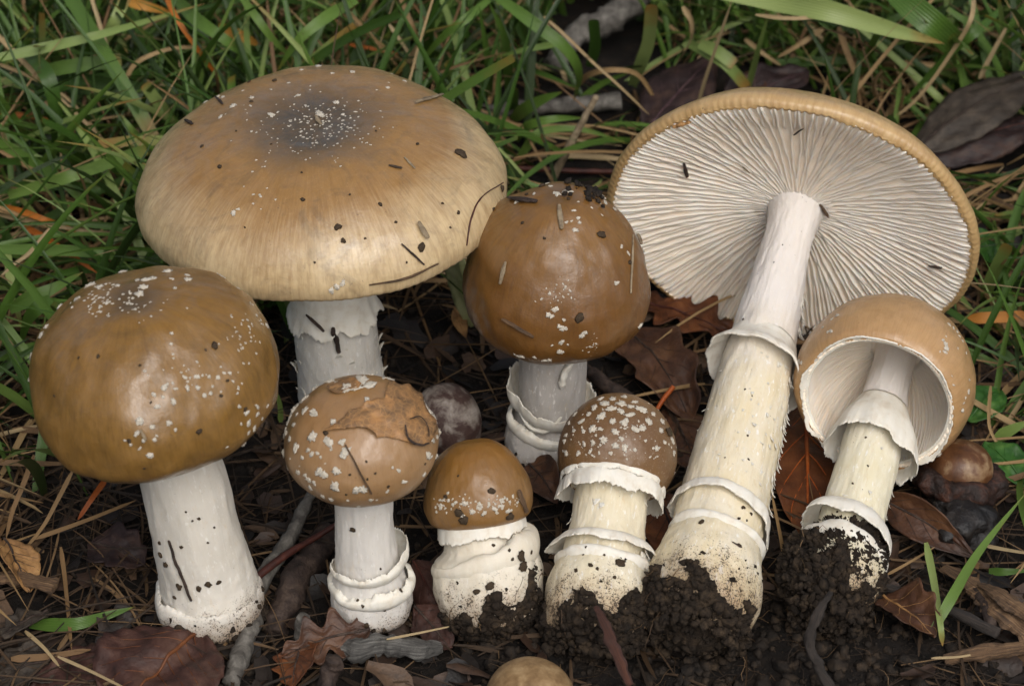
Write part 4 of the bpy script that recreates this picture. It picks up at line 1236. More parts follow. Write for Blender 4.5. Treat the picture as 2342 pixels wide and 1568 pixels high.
blade('broad dark green blade lying level at the far left with a small orange spot', [(-30, 172, 1.8), (80, 178, 2), (188, 191, 2.2), (330, 212, 2), (450, 234, 1.6)], 0.55, 0.12, cutend, 0.2)
blade('short level green blade with a torn square end above the broad dark one', [(60, 172, 2.8), (160, 152, 3), (277, 138, 3)], 0.36, 0.6, cutend)
blade('arching dark blade that bends down to the soil at the far left', [(46, 108, 3.6), (100, 160, 4.0), (126, 240, 3.4), (128, 330, 2), (108, 400, 0.4)], 0.40, 0.25)
blade('bluish green blade rising from an orange base towards the left rim of the broad cap', [(20, 448, 2.2), (90, 425, 2.6), (160, 403, 3), (250, 372, 3), (335, 342, 2.8)], 0.30, 0.72, cutend)
blade('bright green blade running down to the right below the bluish one', [(-10, 318, 2.2), (70, 372, 2.4), (137, 410, 2.4), (239, 516, 1.4)], 0.34, 0.62)
blade('curled broad blade with a cut top left of the wide tan cap', [(146, 270, 2.8), (152, 310, 2.8), (163, 345, 2.3), (205, 382, 1.2)], 0.42, 0.5, cutend, 0.3)
blade('short pointed bright blade touching the left rim of the wide tan cap', [(340, 338, 1.8), (305, 300, 2.6), (277, 262, 3)], 0.18, 0.75)
blade('pale cut blade stub leaning against the upper left rim of the wide tan cap', [(396, 275, 1.6), (362, 235, 2.4), (330, 192, 3)], 0.30, 0.92, cutend)
blade('long blade sloping down from the top edge behind the wide tan cap, left half', [(395, -10, 3.6), (450, 45, 3.8), (520, 95, 3.6), (610, 165, 2.4)], 0.36, 0.6)
blade('blade bending from the top edge down to the top of the wide tan cap', [(815, 0, 4.2), (745, 40, 4.4), (683, 92, 4), (632, 165, 2.8)], 0.32, 0.68)
blade('yellowish green stem slanting to the top edge near the left corner', [(236, 100, 2.6), (262, 50, 3.4), (290, -10, 4)], 0.30, 0.95, cutend)
blade('straight narrow blade slanting from the top edge to the back of the wide tan cap', [(546, -15, 4.6), (590, 45, 4.2), (632, 99, 3.6), (690, 150, 2.6)], 0.22, 0.7)
blade('long bowed green blade ending near the grey stick between the two biggest caps', [(1120, -20, 4.2), (1213, 48, 3.8), (1292, 109, 3.2), (1324, 168, 2.2), (1312, 235, 0.6)], 0.34, 0.58)
blade('thin green blade slanting from the top edge to the broad cap shoulder', [(1125, -6, 4.0), (1060, 48, 3.8), (1005, 92, 3.2), (938, 175, 1.6)], 0.24, 0.6)
blade('upright narrow blade at the top centre, first of three before the branch', [(1119, 225, 0.4), (1119, 165, 1.8), (1110, 100, 3), (1096, 15, 4.4)], 0.22, 0.45)
blade('upright blade leaning left at the top centre, second of three', [(1163, 205, 0.3), (1160, 140, 1.8), (1152, 80, 3), (1118, 5, 4.4)], 0.28, 0.52)
blade('tall upright dark blade right above the shoulder of the wide tan cap', [(975, 185, 0.6), (978, 110, 2.2), (984, 60, 3.4), (1008, -15, 4.6)], 0.34, 0.3)
blade('short blunt blade with a dark blotch behind the right shoulder of the wide tan cap', [(1072, 235, 0.3), (1052, 195, 1.2), (1022, 140, 2.4)], 0.24, 0.7, cutend)
blade('short level blade pointing left at the top centre', [(1288, 98, 2.2), (1210, 112, 2.4), (1130, 132, 2.0)], 0.18, 0.75)
blade('wide blade bent upward beside the short blunt stub at the top centre', [(1172, 275, 0.3), (1200, 250, 1.0), (1240, 228, 1.6), (1287, 210, 2)], 0.36, 0.62)
blade('upright blunt blade stub cut square in the middle of the top grass', [(1172, 262, 0.2), (1172, 230, 1.0), (1171, 200, 1.7)], 0.32, 0.35, cutend)
blade('low arching blade above the round chestnut cap', [(1180, 320, 0.3), (1210, 287, 1.2), (1270, 272, 1.4), (1335, 270, 1)], 0.26, 0.66)
blade('bright blade bending down to the soil just left of the slanting stick', [(1178, 375, 0.2), (1210, 330, 0.8), (1240, 300, 1.2), (1330, 296, 1.2), (1440, 330, 0.5)], 0.24, 0.72)
blade('fat bright upright blade right of the mottled branch', [(1446, 196, 0.4), (1468, 140, 1.8), (1484, 90, 3), (1491, 10, 4.6)], 0.34, 0.95, cutend)
blade('blade with a reddish broken tip in front of the mottled branch', [(1349, 152, 0.6), (1361, 105, 1.6), (1357, 44, 3)], 0.30, 0.3, cutend)
blade('thin slanting blade below the mottled branch', [(1320, 232, 0.4), (1380, 190, 1.2), (1446, 163, 1.8)], 0.18, 0.62)
blade('broadest bright green blade arching along the top edge at the right', [(1650, -18, 4.8), (1780, 0, 5), (1900, 26, 4.8), (2054, 72, 4.2), (2160, 100, 3.6)], 0.62, 0.98, taper, 0.15)
blade('broad green blade crossing behind the broadest one in the top right', [(2040, -20, 4.4), (2090, 20, 4.2), (2140, 62, 3.8), (2180, 100, 3)], 0.70, 0.45, cutend)
blade('curling hook-shaped blade under the broadest blade', [(2080, 30, 3.6), (2030, 52, 3.4), (1996, 100, 2.4), (1993, 150, 1.2), (2022, 203, 0.3)], 0.22, 0.5)
blade('little arched blade right of the hook-shaped one', [(2066, 150, 0.4), (2080, 100, 1.8), (2100, 84, 2.2), (2135, 79, 2.2)], 0.18, 0.6)
blade('long thin dark blade slanting down to the rim of the upturned mushroom', [(2285, 25, 3.6), (2230, 75, 3.4), (2177, 118, 2.8), (2100, 200, 1.6), (2037, 266, 0.6)], 0.24, 0.4)
blade('tall upright stem near the right edge at the top', [(2303, 180, 0.4), (2296, 90, 2.6), (2284, -10, 5)], 0.20, 0.8, strawp)
blade('straight level blade behind the top of the upturned mushroom', [(1775, 142, 0.6), (1900, 140, 0.9), (2058, 133, 0.9)], 0.26, 0.4)
blade('thin blade with an orange base rising above the upturned mushroom', [(1708, 215, 0.4), (1722, 160, 1.6), (1738, 100, 3), (1762, 20, 4.4)], 0.18, 0.8)
blade('pale bluish blade lying left of the thin orange-based one', [(1576, 100, 1.4), (1620, 122, 1.6), (1664, 150, 1.6), (1708, 200, 1)], 0.30, 0.85, cutend)
blade('short pale bluish blade crossing the longer pale one', [(1600, 100, 1.8), (1640, 118, 1.9), (1680, 148, 1.7)], 0.34, 0.9, cutend)
blade('cut upright green blade right of the upturned gills', [(2250, 690, 0.2), (2270, 630, 1.4), (2306, 558, 2.6)], 0.30, 0.82, cutend)
blade('green blade crossing level beside the orange leaf blade at the right edge', [(2240, 714, 0.5), (2290, 704, 0.8), (2360, 690, 0.9)], 0.20, 0.5)
blade('bright blade right of the small bell-shaped cap', [(2278, 1003, 0.3), (2310, 984, 0.6), (2360, 960, 0.8)], 0.30, 0.78)
blade('long level green blade with black spots reaching the left rim of the broad cap', [(-20, 570, 2.2), (80, 571, 2.4), (171, 574, 2.4), (260, 586, 2.2), (345, 600, 1.6)], 0.30, 0.65)
blade('green blade slanting up towards the top of the dark domed cap', [(22, 708, 2.0), (70, 682, 2.4), (120, 660, 2.6), (190, 622, 2.6)], 0.36, 0.6)
blade('green blade bending down at the left of the dark domed cap', [(116, 682, 2.6), (85, 705, 2.5), (62, 735, 2), (44, 800, 0.8)], 0.34, 0.45)
blade('yellowing blade bent behind the dark domed cap at the left edge', [(18, 575, 2.2), (24, 640, 2.0), (38, 700, 1.4), (52, 760, 0.6)], 0.22, 1.0)
blade('short blade pointing right at the left edge level with the dark domed cap', [(-10, 820, 0.8), (50, 800, 1.2), (110, 775, 1.2)], 0.26, 0.55)
blade('thin green stem standing in the gap behind the small leaf-topped cap', [(642, 965, 0.2), (640, 925, 0.8), (630, 895, 1.3)], 0.14, 0.8, strawp)
blade('single green blade lying on the litter at the lower left', [(68, 1426, 0.25), (120, 1428, 0.3), (180, 1425, 0.35), (250, 1405, 0.4), (307, 1387, 0.45)], 0.30, 0.5)
blade('green blade standing over the dark purple twig at the lower right', [(2118, 1240, 0.9), (2136, 1330, 0.7), (2150, 1420, 0.5), (2156, 1476, 0.2)], 0.18, 0.97, strawp)
blade('long bent green blade reaching the right edge below the black husk', [(2130, 1450, 0.2), (2180, 1360, 0.8), (2240, 1260, 1.2), (2345, 1128, 1.6)], 0.24, 0.7)
blade('short teal blade near the right edge beside the split wood', [(2262, 1305, 0.5), (2300, 1307, 0.6), (2360, 1303, 0.6)], 0.18, 0.45)

DG = 'single dry grass stalks'
def stalk(label, pts, w, tone=0.5, mat='straw', prof=strawp, fold=0.35, roll=0.0, rollv=0.0):
    fr_ = pts[0][1] > 1000
    return hero('dry_stalk', 'dry stalk', DG, mat, label, pts, w * (0.72 if fr_ else 0.85), tone * (0.7 if fr_ and tone < 0.9 else 1.0), prof, fold, roll, rollv)
stalk('orange stalk falling from the top edge to the upper left of the wide tan cap', [(375, -20, 4.2), (400, 35, 4), (444, 102, 3.4), (509, 190, 2.2)], 0.18, 0.5, 'orange')
stalk('arched tan stalk with a hooked end left of the orange one', [(288, 184, 2.6), (304, 152, 3), (340, 128, 3.2), (410, 109, 3.2), (523, 112, 2.6)], 0.16, 0.75)
stalk('long grey stalk crossing the grass from the left edge to the wide tan cap', [(-15, 70, 3.8), (60, 148, 3.6), (120, 210, 3.2), (239, 320, 2)], 0.18, 0.85)
stalk('second grey-brown stalk crossing below the long grey one', [(-15, 142, 3.0), (70, 176, 3), (150, 222, 2.6), (232, 310, 1.6)], 0.12, 0.8)
stalk('short wide yellow-tan dead blade near the top edge', [(288, 4, 3.4), (340, 16, 3.4), (405, 33, 3)], 0.32, 0.95, 'orange', taper)
stalk('yellow dead blade with brown spots behind the top of the wide tan cap', [(500, 62, 2.6), (550, 82, 2.6), (604, 108, 2)], 0.38, 1.0, 'orange', taper)
stalk('orange spotted blade at the left edge beside the wide tan cap', [(-10, 472, 1.8), (50, 484, 2), (110, 505, 2), (195, 536, 1.2)], 0.22, 0.55, 'orange')
stalk('pale straw lying just under the orange spotted blade', [(-10, 490, 1.6), (100, 512, 1.8), (200, 528, 1.8), (312, 535, 1.4)], 0.13, 0.95)
stalk('grey stalk standing at the left edge', [(-4, 272, 2.4), (18, 340, 1.8), (34, 390, 1.2), (46, 438, 0.4)], 0.14, 0.7)
stalk('orange-brown blade lying level at the left edge', [(-10, 262, 1.6), (50, 264, 1.6), (110, 272, 1.4)], 0.22, 0.3, 'orange')
stalk('pale grey broken stalk standing behind the right shoulder of the wide tan cap', [(925, 166, 1.6), (950, 112, 2.8), (978, 57, 4)], 0.17, 0.9)
stalk('thin pale straw crossing the grey broken stalk', [(890, 56, 3.2), (926, 108, 2.6), (972, 180, 1.4)], 0.12, 1.0)
stalk('brown stalk slanting from the top edge at the top centre', [(912, -15, 3.6), (945, 62, 3), (972, 118, 2)], 0.16, 0.5)
stalk('orange-brown stalk lying level behind the wide tan cap', [(800, 102, 2.4), (856, 112, 2.4), (915, 124, 2)], 0.14, 0.2, 'orange')
stalk('long brown stalk sloping down behind the top of the wide tan cap', [(786, 16, 3.4), (850, 82, 3), (914, 158, 2)], 0.12, 0.55)
stalk('long thin straw bowing down from the top centre to the dark purple leaf', [(1244, 38, 3.2), (1300, 88, 2.8), (1350, 137, 2.2), (1420, 200, 1.6), (1484, 262, 0.8)], 0.11, 0.85)
stalk('brown straw touching the right rim of the wide tan cap', [(1094, 256, 1.0), (1135, 300, 1.0), (1174, 340, 0.6)], 0.13, 0.35)
stalk('long pale upright straw in front of the purple leaf', [(1594, 250, 0.5), (1612, 185, 1.8), (1634, 120, 3), (1674, 2, 5)], 0.13, 1.0)
stalk('level grey straw lying along the underside of the broadest blade', [(1728, 34, 4.6), (1800, 42, 4.6), (1890, 42, 4.5), (2000, 62, 4.2), (2092, 80, 3.8)], 0.13, 0.9)
stalk('long tan stalk bending from the top edge down to the rim of the upturned mushroom', [(2228, -15, 4.2), (2222, 40, 4), (2190, 100, 3.2), (2105, 218, 1.6), (2024, 286, 0.6)], 0.15, 0.88)
stalk('short straight tan stalk at the far top right', [(2240, 180, 1.6), (2272, 118, 2.6), (2306, 56, 3.4)], 0.17, 1.0)
stalk('brown flat stalk slanting above the upturned mushroom', [(1918, 62, 2.2), (1945, 140, 1.6), (1978, 218, 0.7)], 0.22, 0.55)
stalk('tan stalk lying under the broadest blade', [(1886, 64, 2.0), (1835, 98, 1.8), (1778, 132, 1.2)], 0.18, 0.75)
stalk('tan broken stalk right of the pale bluish blades', [(1704, 90, 1.2), (1745, 122, 1.2), (1786, 150, 0.8)], 0.16, 0.8)
stalk('twisted pale ribbon of dead grass near the top right of the branch', [(1562, 15, 3.0), (1584, 52, 2.8), (1580, 96, 2.2), (1540, 158, 0.8)], 0.22, 0.8, 'straw', strawp, 0.4, 0.2, 1.6)
stalk('arching brown dead blade right of the mottled branch', [(1318, 200, 0.4), (1345, 172, 1.4), (1400, 160, 1.8), (1460, 172, 1.6), (1506, 240, 0.4)], 0.20, 0.6)
stalk('grey straw curving down the left edge to the dark domed cap', [(116, 520, 2.6), (70, 575, 2.4), (30, 606, 2.2), (-10, 640, 2)], 0.13, 0.95)
stalk('tan straw bending down the left edge beside the dark domed cap', [(-8, 700, 1.4), (8, 745, 1.2), (28, 790, 1), (62, 838, 0.6)], 0.12, 0.85)
stalk('reddish orange blade running to the top of the dark domed cap', [(55, 518, 2.0), (100, 542, 2.2), (150, 574, 2.2), (222, 624, 1.8)], 0.20, 0.25, 'orange')
stalk('yellow orange blade pointing to the right edge beside the upturned gills', [(2200, 729, 0.5), (2260, 726, 0.7), (2360, 722, 0.7)], 0.32, 0.75, 'orange', lambda x: min(1, 0.15 + 2.4 * x))
stalk('bent tan straw right of the small bell-shaped cap', [(2266, 882, 1.0), (2262, 940, 0.8), (2266, 985, 0.7), (2300, 1045, 0.3)], 0.11, 0.7)
stalk('brown stem lying level behind the small bell-shaped cap', [(2214, 882, 0.5), (2280, 880, 0.5), (2360, 874, 0.5)], 0.17, 0.15)
stalk('grey stalk propped up at the left of the dark domed stem', [(166, 1076, 1.4), (130, 1146, 1.0), (99, 1202, 0.6), (50, 1264, 0.2)], 0.15, 0.7)
stalk('brown curved stalk beneath the left of the dark domed cap', [(78, 1040, 1.4), (52, 1110, 1.0), (28, 1170, 0.7), (14, 1230, 0.3)], 0.18, 0.55)
stalk('reddish brown stick under the dark domed cap', [(242, 1096, 0.9), (210, 1140, 0.7), (178, 1188, 0.4)], 0.20, 0.05, 'orange')
stalk('long tan stalk lying under the stem of the dark domed cap', [(78, 1232, 0.4), (190, 1192, 0.5), (310, 1144, 0.6)], 0.15, 0.6)
stalk('straight upright-looking stalk in the lower left litter', [(139, 1250, 0.5), (148, 1320, 0.4), (156, 1400, 0.35), (164, 1486, 0.3)], 0.15, 0.55)
stalk('thin pale straw lying across the big red-brown leaf', [(132, 1500, 0.5), (210, 1535, 0.55), (300, 1580, 0.6)], 0.11, 0.95)
stalk('short pale straw at the lower left edge', [(57, 1442, 0.4), (100, 1480, 0.4), (138, 1526, 0.3)], 0.13, 0.9)
stalk('flat brown stalk at the lower left edge above the big leaf', [(25, 1506, 0.25), (110, 1500, 0.3), (208, 1484, 0.3)], 0.24, 0.4)
stalk('thin pale straw in front of the cracked grey wood', [(884, 1461, 0.6), (960, 1446, 0.65), (1036, 1430, 0.6)], 0.08, 1.0)
stalk('upright tan stalk between the two lying mushrooms', [(1795, 1280, 0.2), (1782, 1210, 0.9), (1766, 1132, 1.7)], 0.13, 0.7)
stalk('grey straw pointing up at the lower right', [(2028, 1314, 0.5), (2080, 1285, 0.6), (2138, 1250, 0.7)], 0.10, 0.75)
stalk('pale flat straw at the right edge below the black husk', [(2254, 1247, 0.6), (2300, 1256, 0.7), (2360, 1266, 0.7)], 0.13, 1.0)
stalk('pale thin straw at the lower right corner', [(2130, 1504, 0.3), (2200, 1500, 0.35), (2290, 1482, 0.35)], 0.08, 0.95)

# ------------------------------------------------------------------ twigs, sticks, wood
def tube_attrs(V, seg):
    n = (len(V) - 2) // seg
    al, ar, d_ = [], [], 0.0
    for i in range(n):
        if i: d_ += (V[i * seg] - V[i * seg - seg]).length
        al += [d_] * seg; ar += [abs(2.0 * j / seg - 1.0) for j in range(seg)]
    return {'along': al + [0.0, d_], 'around': ar + [0.5, 0.5]}
def twig(name, cat, label, pts, radii, mat, seg=12, rough=0.2, seed=0, group=None, flat=1.0):
    V, F = tube_geo(lift(pts), radii, seg, rough, seed, None, flat)
    return tag(link(name, mk(name, V, F, mat not in ('wood', 'grey_wood'), None, tube_attrs(V, seg)), MAT[mat]), label, cat, group)
t = twig('branch', 'branch', 'thick mottled grey branch sloping down from the top edge', [(1470, -30, 1.6), (1400, 40, 1.2), (1315, 82, 0.9), (1262, 150, 0.4)], [0.42, 0.40, 0.34, 0.30], 'twig_grey', 16, 0.35, 2)
twig('stick', 'stick', 'grey stick lying level in the grass between the two biggest caps', [(1070, 258, 0.4), (1180, 248, 0.4), (1300, 240, 0.45), (1420, 231, 0.5)], [0.18, 0.2, 0.22, 0.24], 'twig_grey', 14, 0.25, 4)
twig('stick', 'stick', 'pale straight stick slanting up from behind the round chestnut cap', [(1262, 412, 0.3), (1310, 320, 1.6), (1364, 220, 3.0)], [0.11, 0.10, 0.075], 'stick', 10, 0.25, 5)
twig('twig', 'twig', 'thin red twig lying level behind the round chestnut cap', [(1180, 384, 0.3), (1290, 390, 0.3), (1410, 393, 0.3)], [0.075, 0.075, 0.07], 'twig_red', 10, 0.1, 6)
twig('twig', 'twig', 'curved grey-barked twig beside the fallen red leaf stalk', [(712, 1128, 0.9), (676, 1200, 0.6), (640, 1262, 0.45), (592, 1340, 0.35), (568, 1440, 0.3), (528, 1560, 0.25)], [0.12, 0.15, 0.19, 0.2, 0.22, 0.2], 'twig_grey', 12, 0.3, 7)
twig('stick', 'stick', 'dark bark-covered stick right of the grey twig', [(758, 1215, 0.3), (712, 1280, 0.25), (666, 1345, 0.2), (628, 1450, 0.1)], [0.28, 0.32, 0.32, 0.26], 'twig_dark', 14, 0.3, 8)
twig('stub', 'twig stub', 'short grey cut stub beside the small leaf-topped mushroom base', [(694, 1412, 0.75), (691, 1432, 0.45), (687, 1460, 0.1)], [0.15, 0.17, 0.16], 'twig_grey', 12, 0.2, 9)
s = twig('stub', 'twig stub', 'reddish stub with a pale cut end at the bottom edge', [(766, 1506, 0.9), (758, 1532, 0.6), (742, 1590, 0.2)], [0.17, 0.2, 0.22], 'twig_dark', 14, 0.35, 10)
twig('twig', 'twig', 'dark purple twig lying aslant at the lower right', [(2000, 1334, 0.5), (2090, 1362, 0.55), (2190, 1402, 0.55), (2284, 1448, 0.4)], [0.08, 0.10, 0.12, 0.13], 'dark_wood', 12, 0.35, 11)
twig('twig', 'twig', 'thick dark twig joining the purple one near the right edge', [(2268, 1450, 0.3), (2262, 1400, 0.5), (2230, 1352, 0.6)], [0.16, 0.14, 0.1], 'twig_dark', 12, 0.3, 12)
twig('twig', 'twig', 'brown and orange weathered twig at the lower right corner', [(2160, 1508, 0.2), (2250, 1490, 0.3), (2370, 1478, 0.35)], [0.12, 0.16, 0.15], 'wood', 12, 0.35, 13)
twig('twig', 'twig', 'red stalk lying over the soil-caked bulb of the warted young mushroom', [(1362, 1386, 1.95), (1384, 1432, 1.9), (1404, 1480, 1.6), (1440, 1566, 0.9)], [0.05, 0.10, 0.12, 0.10], 'red_wood', 11, 0.75, 14, None, 0.45)
twig('twig', 'twig', 'dark root-like twig leaning on the soil between the two lying mushrooms', [(1905, 1578, 0.5), (1852, 1480, 1.2), (1872, 1400, 1.7), (1900, 1355, 1.8)], [0.10, 0.10, 0.09, 0.06], 'dark_wood', 11, 0.7, 15)
twig('twig', 'twig', 'grey bent twig behind the warted young mushroom', [(1352, 850, 0.6), (1385, 880, 0.6), (1440, 915, 0.5)], [0.16, 0.18, 0.18], 'twig_dark', 12, 0.25, 16)
for i, (lb, pts, rad, fl) in enumerate([
        ('long split wood splinter at the right edge near the bottom', [(2160, 1296, 0.5), (2230, 1345, 0.6), (2300, 1400, 0.6), (2380, 1470, 0.5)], [0.12, 0.28, 0.32, 0.3], 0.55),
        ('second pale wood splinter against the right edge above the long one', [(2240, 1335, 0.7), (2290, 1362, 0.9), (2370, 1420, 0.9)], [0.06, 0.2, 0.26], 0.5),
        ('broken woody stalk lying at the lower left edge', [(-10, 1318, 0.4), (60, 1326, 0.45), (126, 1341, 0.45)], [0.17, 0.19, 0.17], 0.7)]):
    twig('wood_splinter', 'wood splinter', lb, pts, rad, 'wood', 9, 0.55, 20 + i, 'pieces of broken wood', fl * 0.75)
w_ = twig('wood_chunk', 'wood', 'cracked grey wood chunk lying before the small leaf-topped mushroom', [(772, 1466, 0.35), (820, 1482, 0.4), (880, 1474, 0.4), (950, 1482, 0.35), (1010, 1478, 0.3)], [0.20, 0.30, 0.26, 0.28, 0.16], 'grey_wood', 11, 0.5, 30, None, 0.65)

# ------------------------------------------------------------------ fallen leaves
def ovate(x): return math.sin(math.pi * min(1, x * 0.96 + 0.03)) ** 0.75
def pointed(x): return (math.sin(math.pi * x ** 0.8) ** 0.9) if 0 < x < 1 else 0.0
def lobed(x): return max(0.12, ovate(x) * (0.72 + 0.30 * math.sin(x * 22)))
def ragged_leaf(x): return max(0.1, ovate(x) * (0.85 + 0.5 * noise.noise(Vector((x * 5, 2.2, 0)))))
def leaf(label, base, tip, width, mat, prof=ovate, curl=0.2, arch=0.1, roll=0.0, seed=0, rib='twig_dark', nrib=6, mid=None, jag=0.08, ribw=0.03, crease=0.0):
    A_, B_ = on_ground(*base), on_ground(*tip)
    Mid = on_ground(*mid) if mid else (A_ + B_) * 0.5 + Vector((0, 0, arch * (B_ - A_).length))
    N, W = 44, 18
    P = spline([tuple(A_), tuple(Mid), tuple(B_)], N)
    FR = frames(P)
    top = []
    def surf(i, k, lift_=0.0):
        p, (t, s, u) = P[i], FR[i]
        x = i / (N - 1)
        q = Matrix.Rotation(roll, 3, t)
        s, u = q @ s, q @ u
        hw = 0.5 * width * max(0.02, prof(x))
        e_ = 1 + jag * (noise.noise(Vector((x * 9, seed, 1 if k > 0 else 5))) + 0.6 * noise.noise(Vector((x * 26, seed, 3 if k > 0 else 7)))) * abs(k) ** 3
        cz = curl * hw * k * k + crease * hw * abs(k) + 0.07 * width * fbm(x * 3.2 + seed, k * 1.6, seed * 2.1, 3) - 0.02 * width * abs(math.sin(x * nrib * math.pi - abs(k) * 1.4)) * abs(k)
        return p + s * (hw * k * e_) + u * (cz + lift_)
    V = [surf(i, 2 * j / W - 1) for i in range(N) for j in range(W + 1)]
    m = W + 1
    F = [(i * m + j, i * m + j + 1, (i + 1) * m + j + 1, (i + 1) * m + j) for i in range(N - 1) for j in range(W)]
    o0 = len(V)
    V += [surf(i, 2 * j / W - 1, -0.022) for i in range(N) for j in range(W + 1)]
    F += [(o0 + q[3], o0 + q[2], o0 + q[1], o0 + q[0]) for q in F[:]]
    for j in range(W):
        F.append((j, o0 + j, o0 + j + 1, j + 1)); r = (N - 1) * m
        F.append((r + j + 1, o0 + r + j + 1, o0 + r + j, r + j))
    for i in range(N - 1):
        F.append((i * m, (i + 1) * m, o0 + (i + 1) * m, o0 + i * m)); k = W
        F.append((i * m + k, o0 + i * m + k, o0 + (i + 1) * m + k, (i + 1) * m + k))
    lf = tag(link('fallen_leaf', mk('fallen_leaf', V, F), MAT[mat]), label, 'leaf', 'fallen leaves in the litter')
    V, F = tube_geo([surf(i, 0, 0.008) for i in range(0, N, 4)], [ribw, ribw * 0.9, ribw * 0.6, ribw * 0.3], 8, 0.1, seed, 40)
    link('midrib', mk('midrib', V, F), MAT[rib], lf)
    if nrib:
        V, F = [], []
        for r in range(1, nrib + 1):
            for sg in (-1, 1):
                i0 = int((r - 0.5) / (nrib + 0.6) * (N - 1))
                pts = [surf(min(N - 1, i0 + int(3.2 * q)), sg * q * 0.22, 0.004) for q in range(5)]
                v, ff = tube_geo(pts, [ribw * 0.28, ribw * 0.12], 5, 0, 0, 8)
                o1 = len(V); V += v; F += [tuple(x + o1 for x in q) for q in ff]
        link('side_veins', mk('side_veins', V, F), MAT[rib], lf)
    return lf
big = leaf('big red-brown leaf at the bottom left, joined to a red stalk', (452, 1438, 0.55), (270, 1640, 0.35), 3.0, 'leaf_red', ovate, 0.10, 0.04, 0.0, 1, 'leaf_orange', 8, None, 0.05, 0.045)
V, F = tube_geo(lift([(772, 1197, 1.0), (715, 1232, 0.9), (649, 1271, 0.85), (575, 1330, 0.8), (505, 1388, 0.72), (452, 1438, 0.58)]), [0.06, 0.07, 0.085, 0.09, 0.08, 0.06], 12, 0.12, 3)
link('leaf_stalk', mk('leaf_stalk', V, F), MAT['twig_red'], big)
leaf('dark glossy red-brown leaf under the big one in the bottom left corner', (330, 1540, 0.15), (60, 1590, 0.12), 2.2, 'leaf_red', ovate, 0.1, 0.02, 0.0, 2, 'twig_dark', 6)
leaf('dull torn leaf in the bottom left corner', (150, 1500, 0.15), (-30, 1560, 0.15), 1.5, 'leaf_grey', ragged_leaf, 0.15, 0.03, 0.0, 3, 'twig_dark', 5)
leaf('small grey-brown leaf scrap at the lower left edge', (110, 1400, 0.3), (5, 1455, 0.45), 0.9, 'leaf_grey', ragged_leaf, 0.3, 0.05, 0.3, 4, 'twig_dark', 4)
leaf('golden brown leaf at the left edge in the litter', (10, 1230, 0.6), (70, 1350, 0.4), 1.0, 'leaf_tan', ovate, 0.4, 0.06, -0.5, 5, 'twig_dark', 5)
leaf('dark crumpled leaf left of the dark domed stem base', (205, 1240, 0.3), (330, 1290, 0.3), 1.3, 'leaf_purple', ragged_leaf, 0.3, 0.1, 0.2, 6, 'twig_dark', 4)
leaf('brown torn leaf standing before the grey wood at the bottom', (846, 1436, 0.6), (645, 1500, 0.3), 1.2, 'leaf_brown', lobed, 0.35, 0.05, -0.5, 7, 'twig_dark', 5)
leaf('rusty leaf scrap behind the reddish stub at the bottom', (690, 1470, 0.35), (668, 1568, 0.35), 1.1, 'leaf_orange', ragged_leaf, 0.3, 0.05, 0.4, 8, 'twig_dark', 4)
leaf('reddish brown leaf standing between the leaf-topped mushroom and the smallest button', (944, 1280, 0.7), (1034, 1450, 0.25), 1.0, 'leaf_red', pointed, -0.3, 0.05, 0.6, 9, 'twig_red', 5)
leaf('pinkish brown leaf piece in front of the reddish one', (948, 1385, 0.45), (1030, 1482, 0.25), 0.85, 'leaf_red', ragged_leaf, 0.1, 0.03, 0.5, 10, 'twig_dark', 3)
leaf('curled brown leaf between the smallest button and the warted mushroom', (1210, 1060, 0.6), (1275, 1150, 0.6), 0.9, 'leaf_brown', pointed, 0.5, 0.08, 0.4, 11, 'twig_dark', 4)
leaf('dark brown leaf left of the long lying stem', (1440, 760, 0.3), (1580, 960, 0.35), 1.7, 'leaf_brown', ragged_leaf, 0.4, 0.1, 0.1, 12, 'twig_dark', 5)
leaf('reddish leaf tucked under the upturned gills', (1460, 690, 0.35), (1680, 770, 0.5), 1.6, 'leaf_orange', lobed, 0.25, 0.06, 0.2, 13, 'twig_red', 5)
leaf('brown leaf behind the warted young mushroom at its right', (1530, 930, 0.3), (1600, 1080, 0.2), 1.5, 'leaf_brown', ovate, 0.15, 0.05, 0.0, 14, 'twig_dark', 5)
leaf('orange-brown leaf showing between the warted mushroom and the long stem', (1500, 1120, 0.3), (1560, 1300, 0.25), 1.3, 'leaf_orange', ovate, 0.1, 0.05, 0.0, 15, 'twig_dark', 5)
leaf('brown leaf with an orange midrib between the two lying mushrooms', (1842, 920, 0.5), (1848, 1230, 0.3), 1.7, 'leaf_orange', ovate, 0.12, 0.05, 0.0, 16, 'orange_stalk', 5, None, 0.04, 0.06)
leaf('dark leaf left of the one with the orange midrib', (1770, 900, 0.25), (1800, 1090, 0.2), 1.3, 'leaf_brown', ovate, 0.15, 0.03, 0.0, 17, 'twig_dark', 4)
leaf('large dark purple leaf behind the left rim of the upturned mushroom', (1480, 300, 0.5), (1640, 120, 0.9), 1.8, 'leaf_purple', pointed, -0.15, 0.04, 0.25, 18, 'twig_purple', 5)
leaf('dark purple leaf piece right of the large one behind the upturned rim', (1640, 270, 0.4), (1850, 160, 1.0), 1.6, 'leaf_purple', ragged_leaf, 0.15, 0.05, 0.3, 19, 'twig_purple', 4)
leaf('brown torn leaf bit behind the purple leaves', (1700, 250, 0.6), (1740, 160, 1.0), 0.8, 'leaf_brown', ragged_leaf, 0.2, 0.05, 0.2, 20, 'twig_dark', 3)
leaf('large grey-brown leaf at the right edge above the upturned mushroom', (2090, 345, 0.8), (2370, 165, 1.8), 1.7, 'leaf_grey', ovate, -0.25, 0.06, 0.1, 21, 'twig_dark', 6)
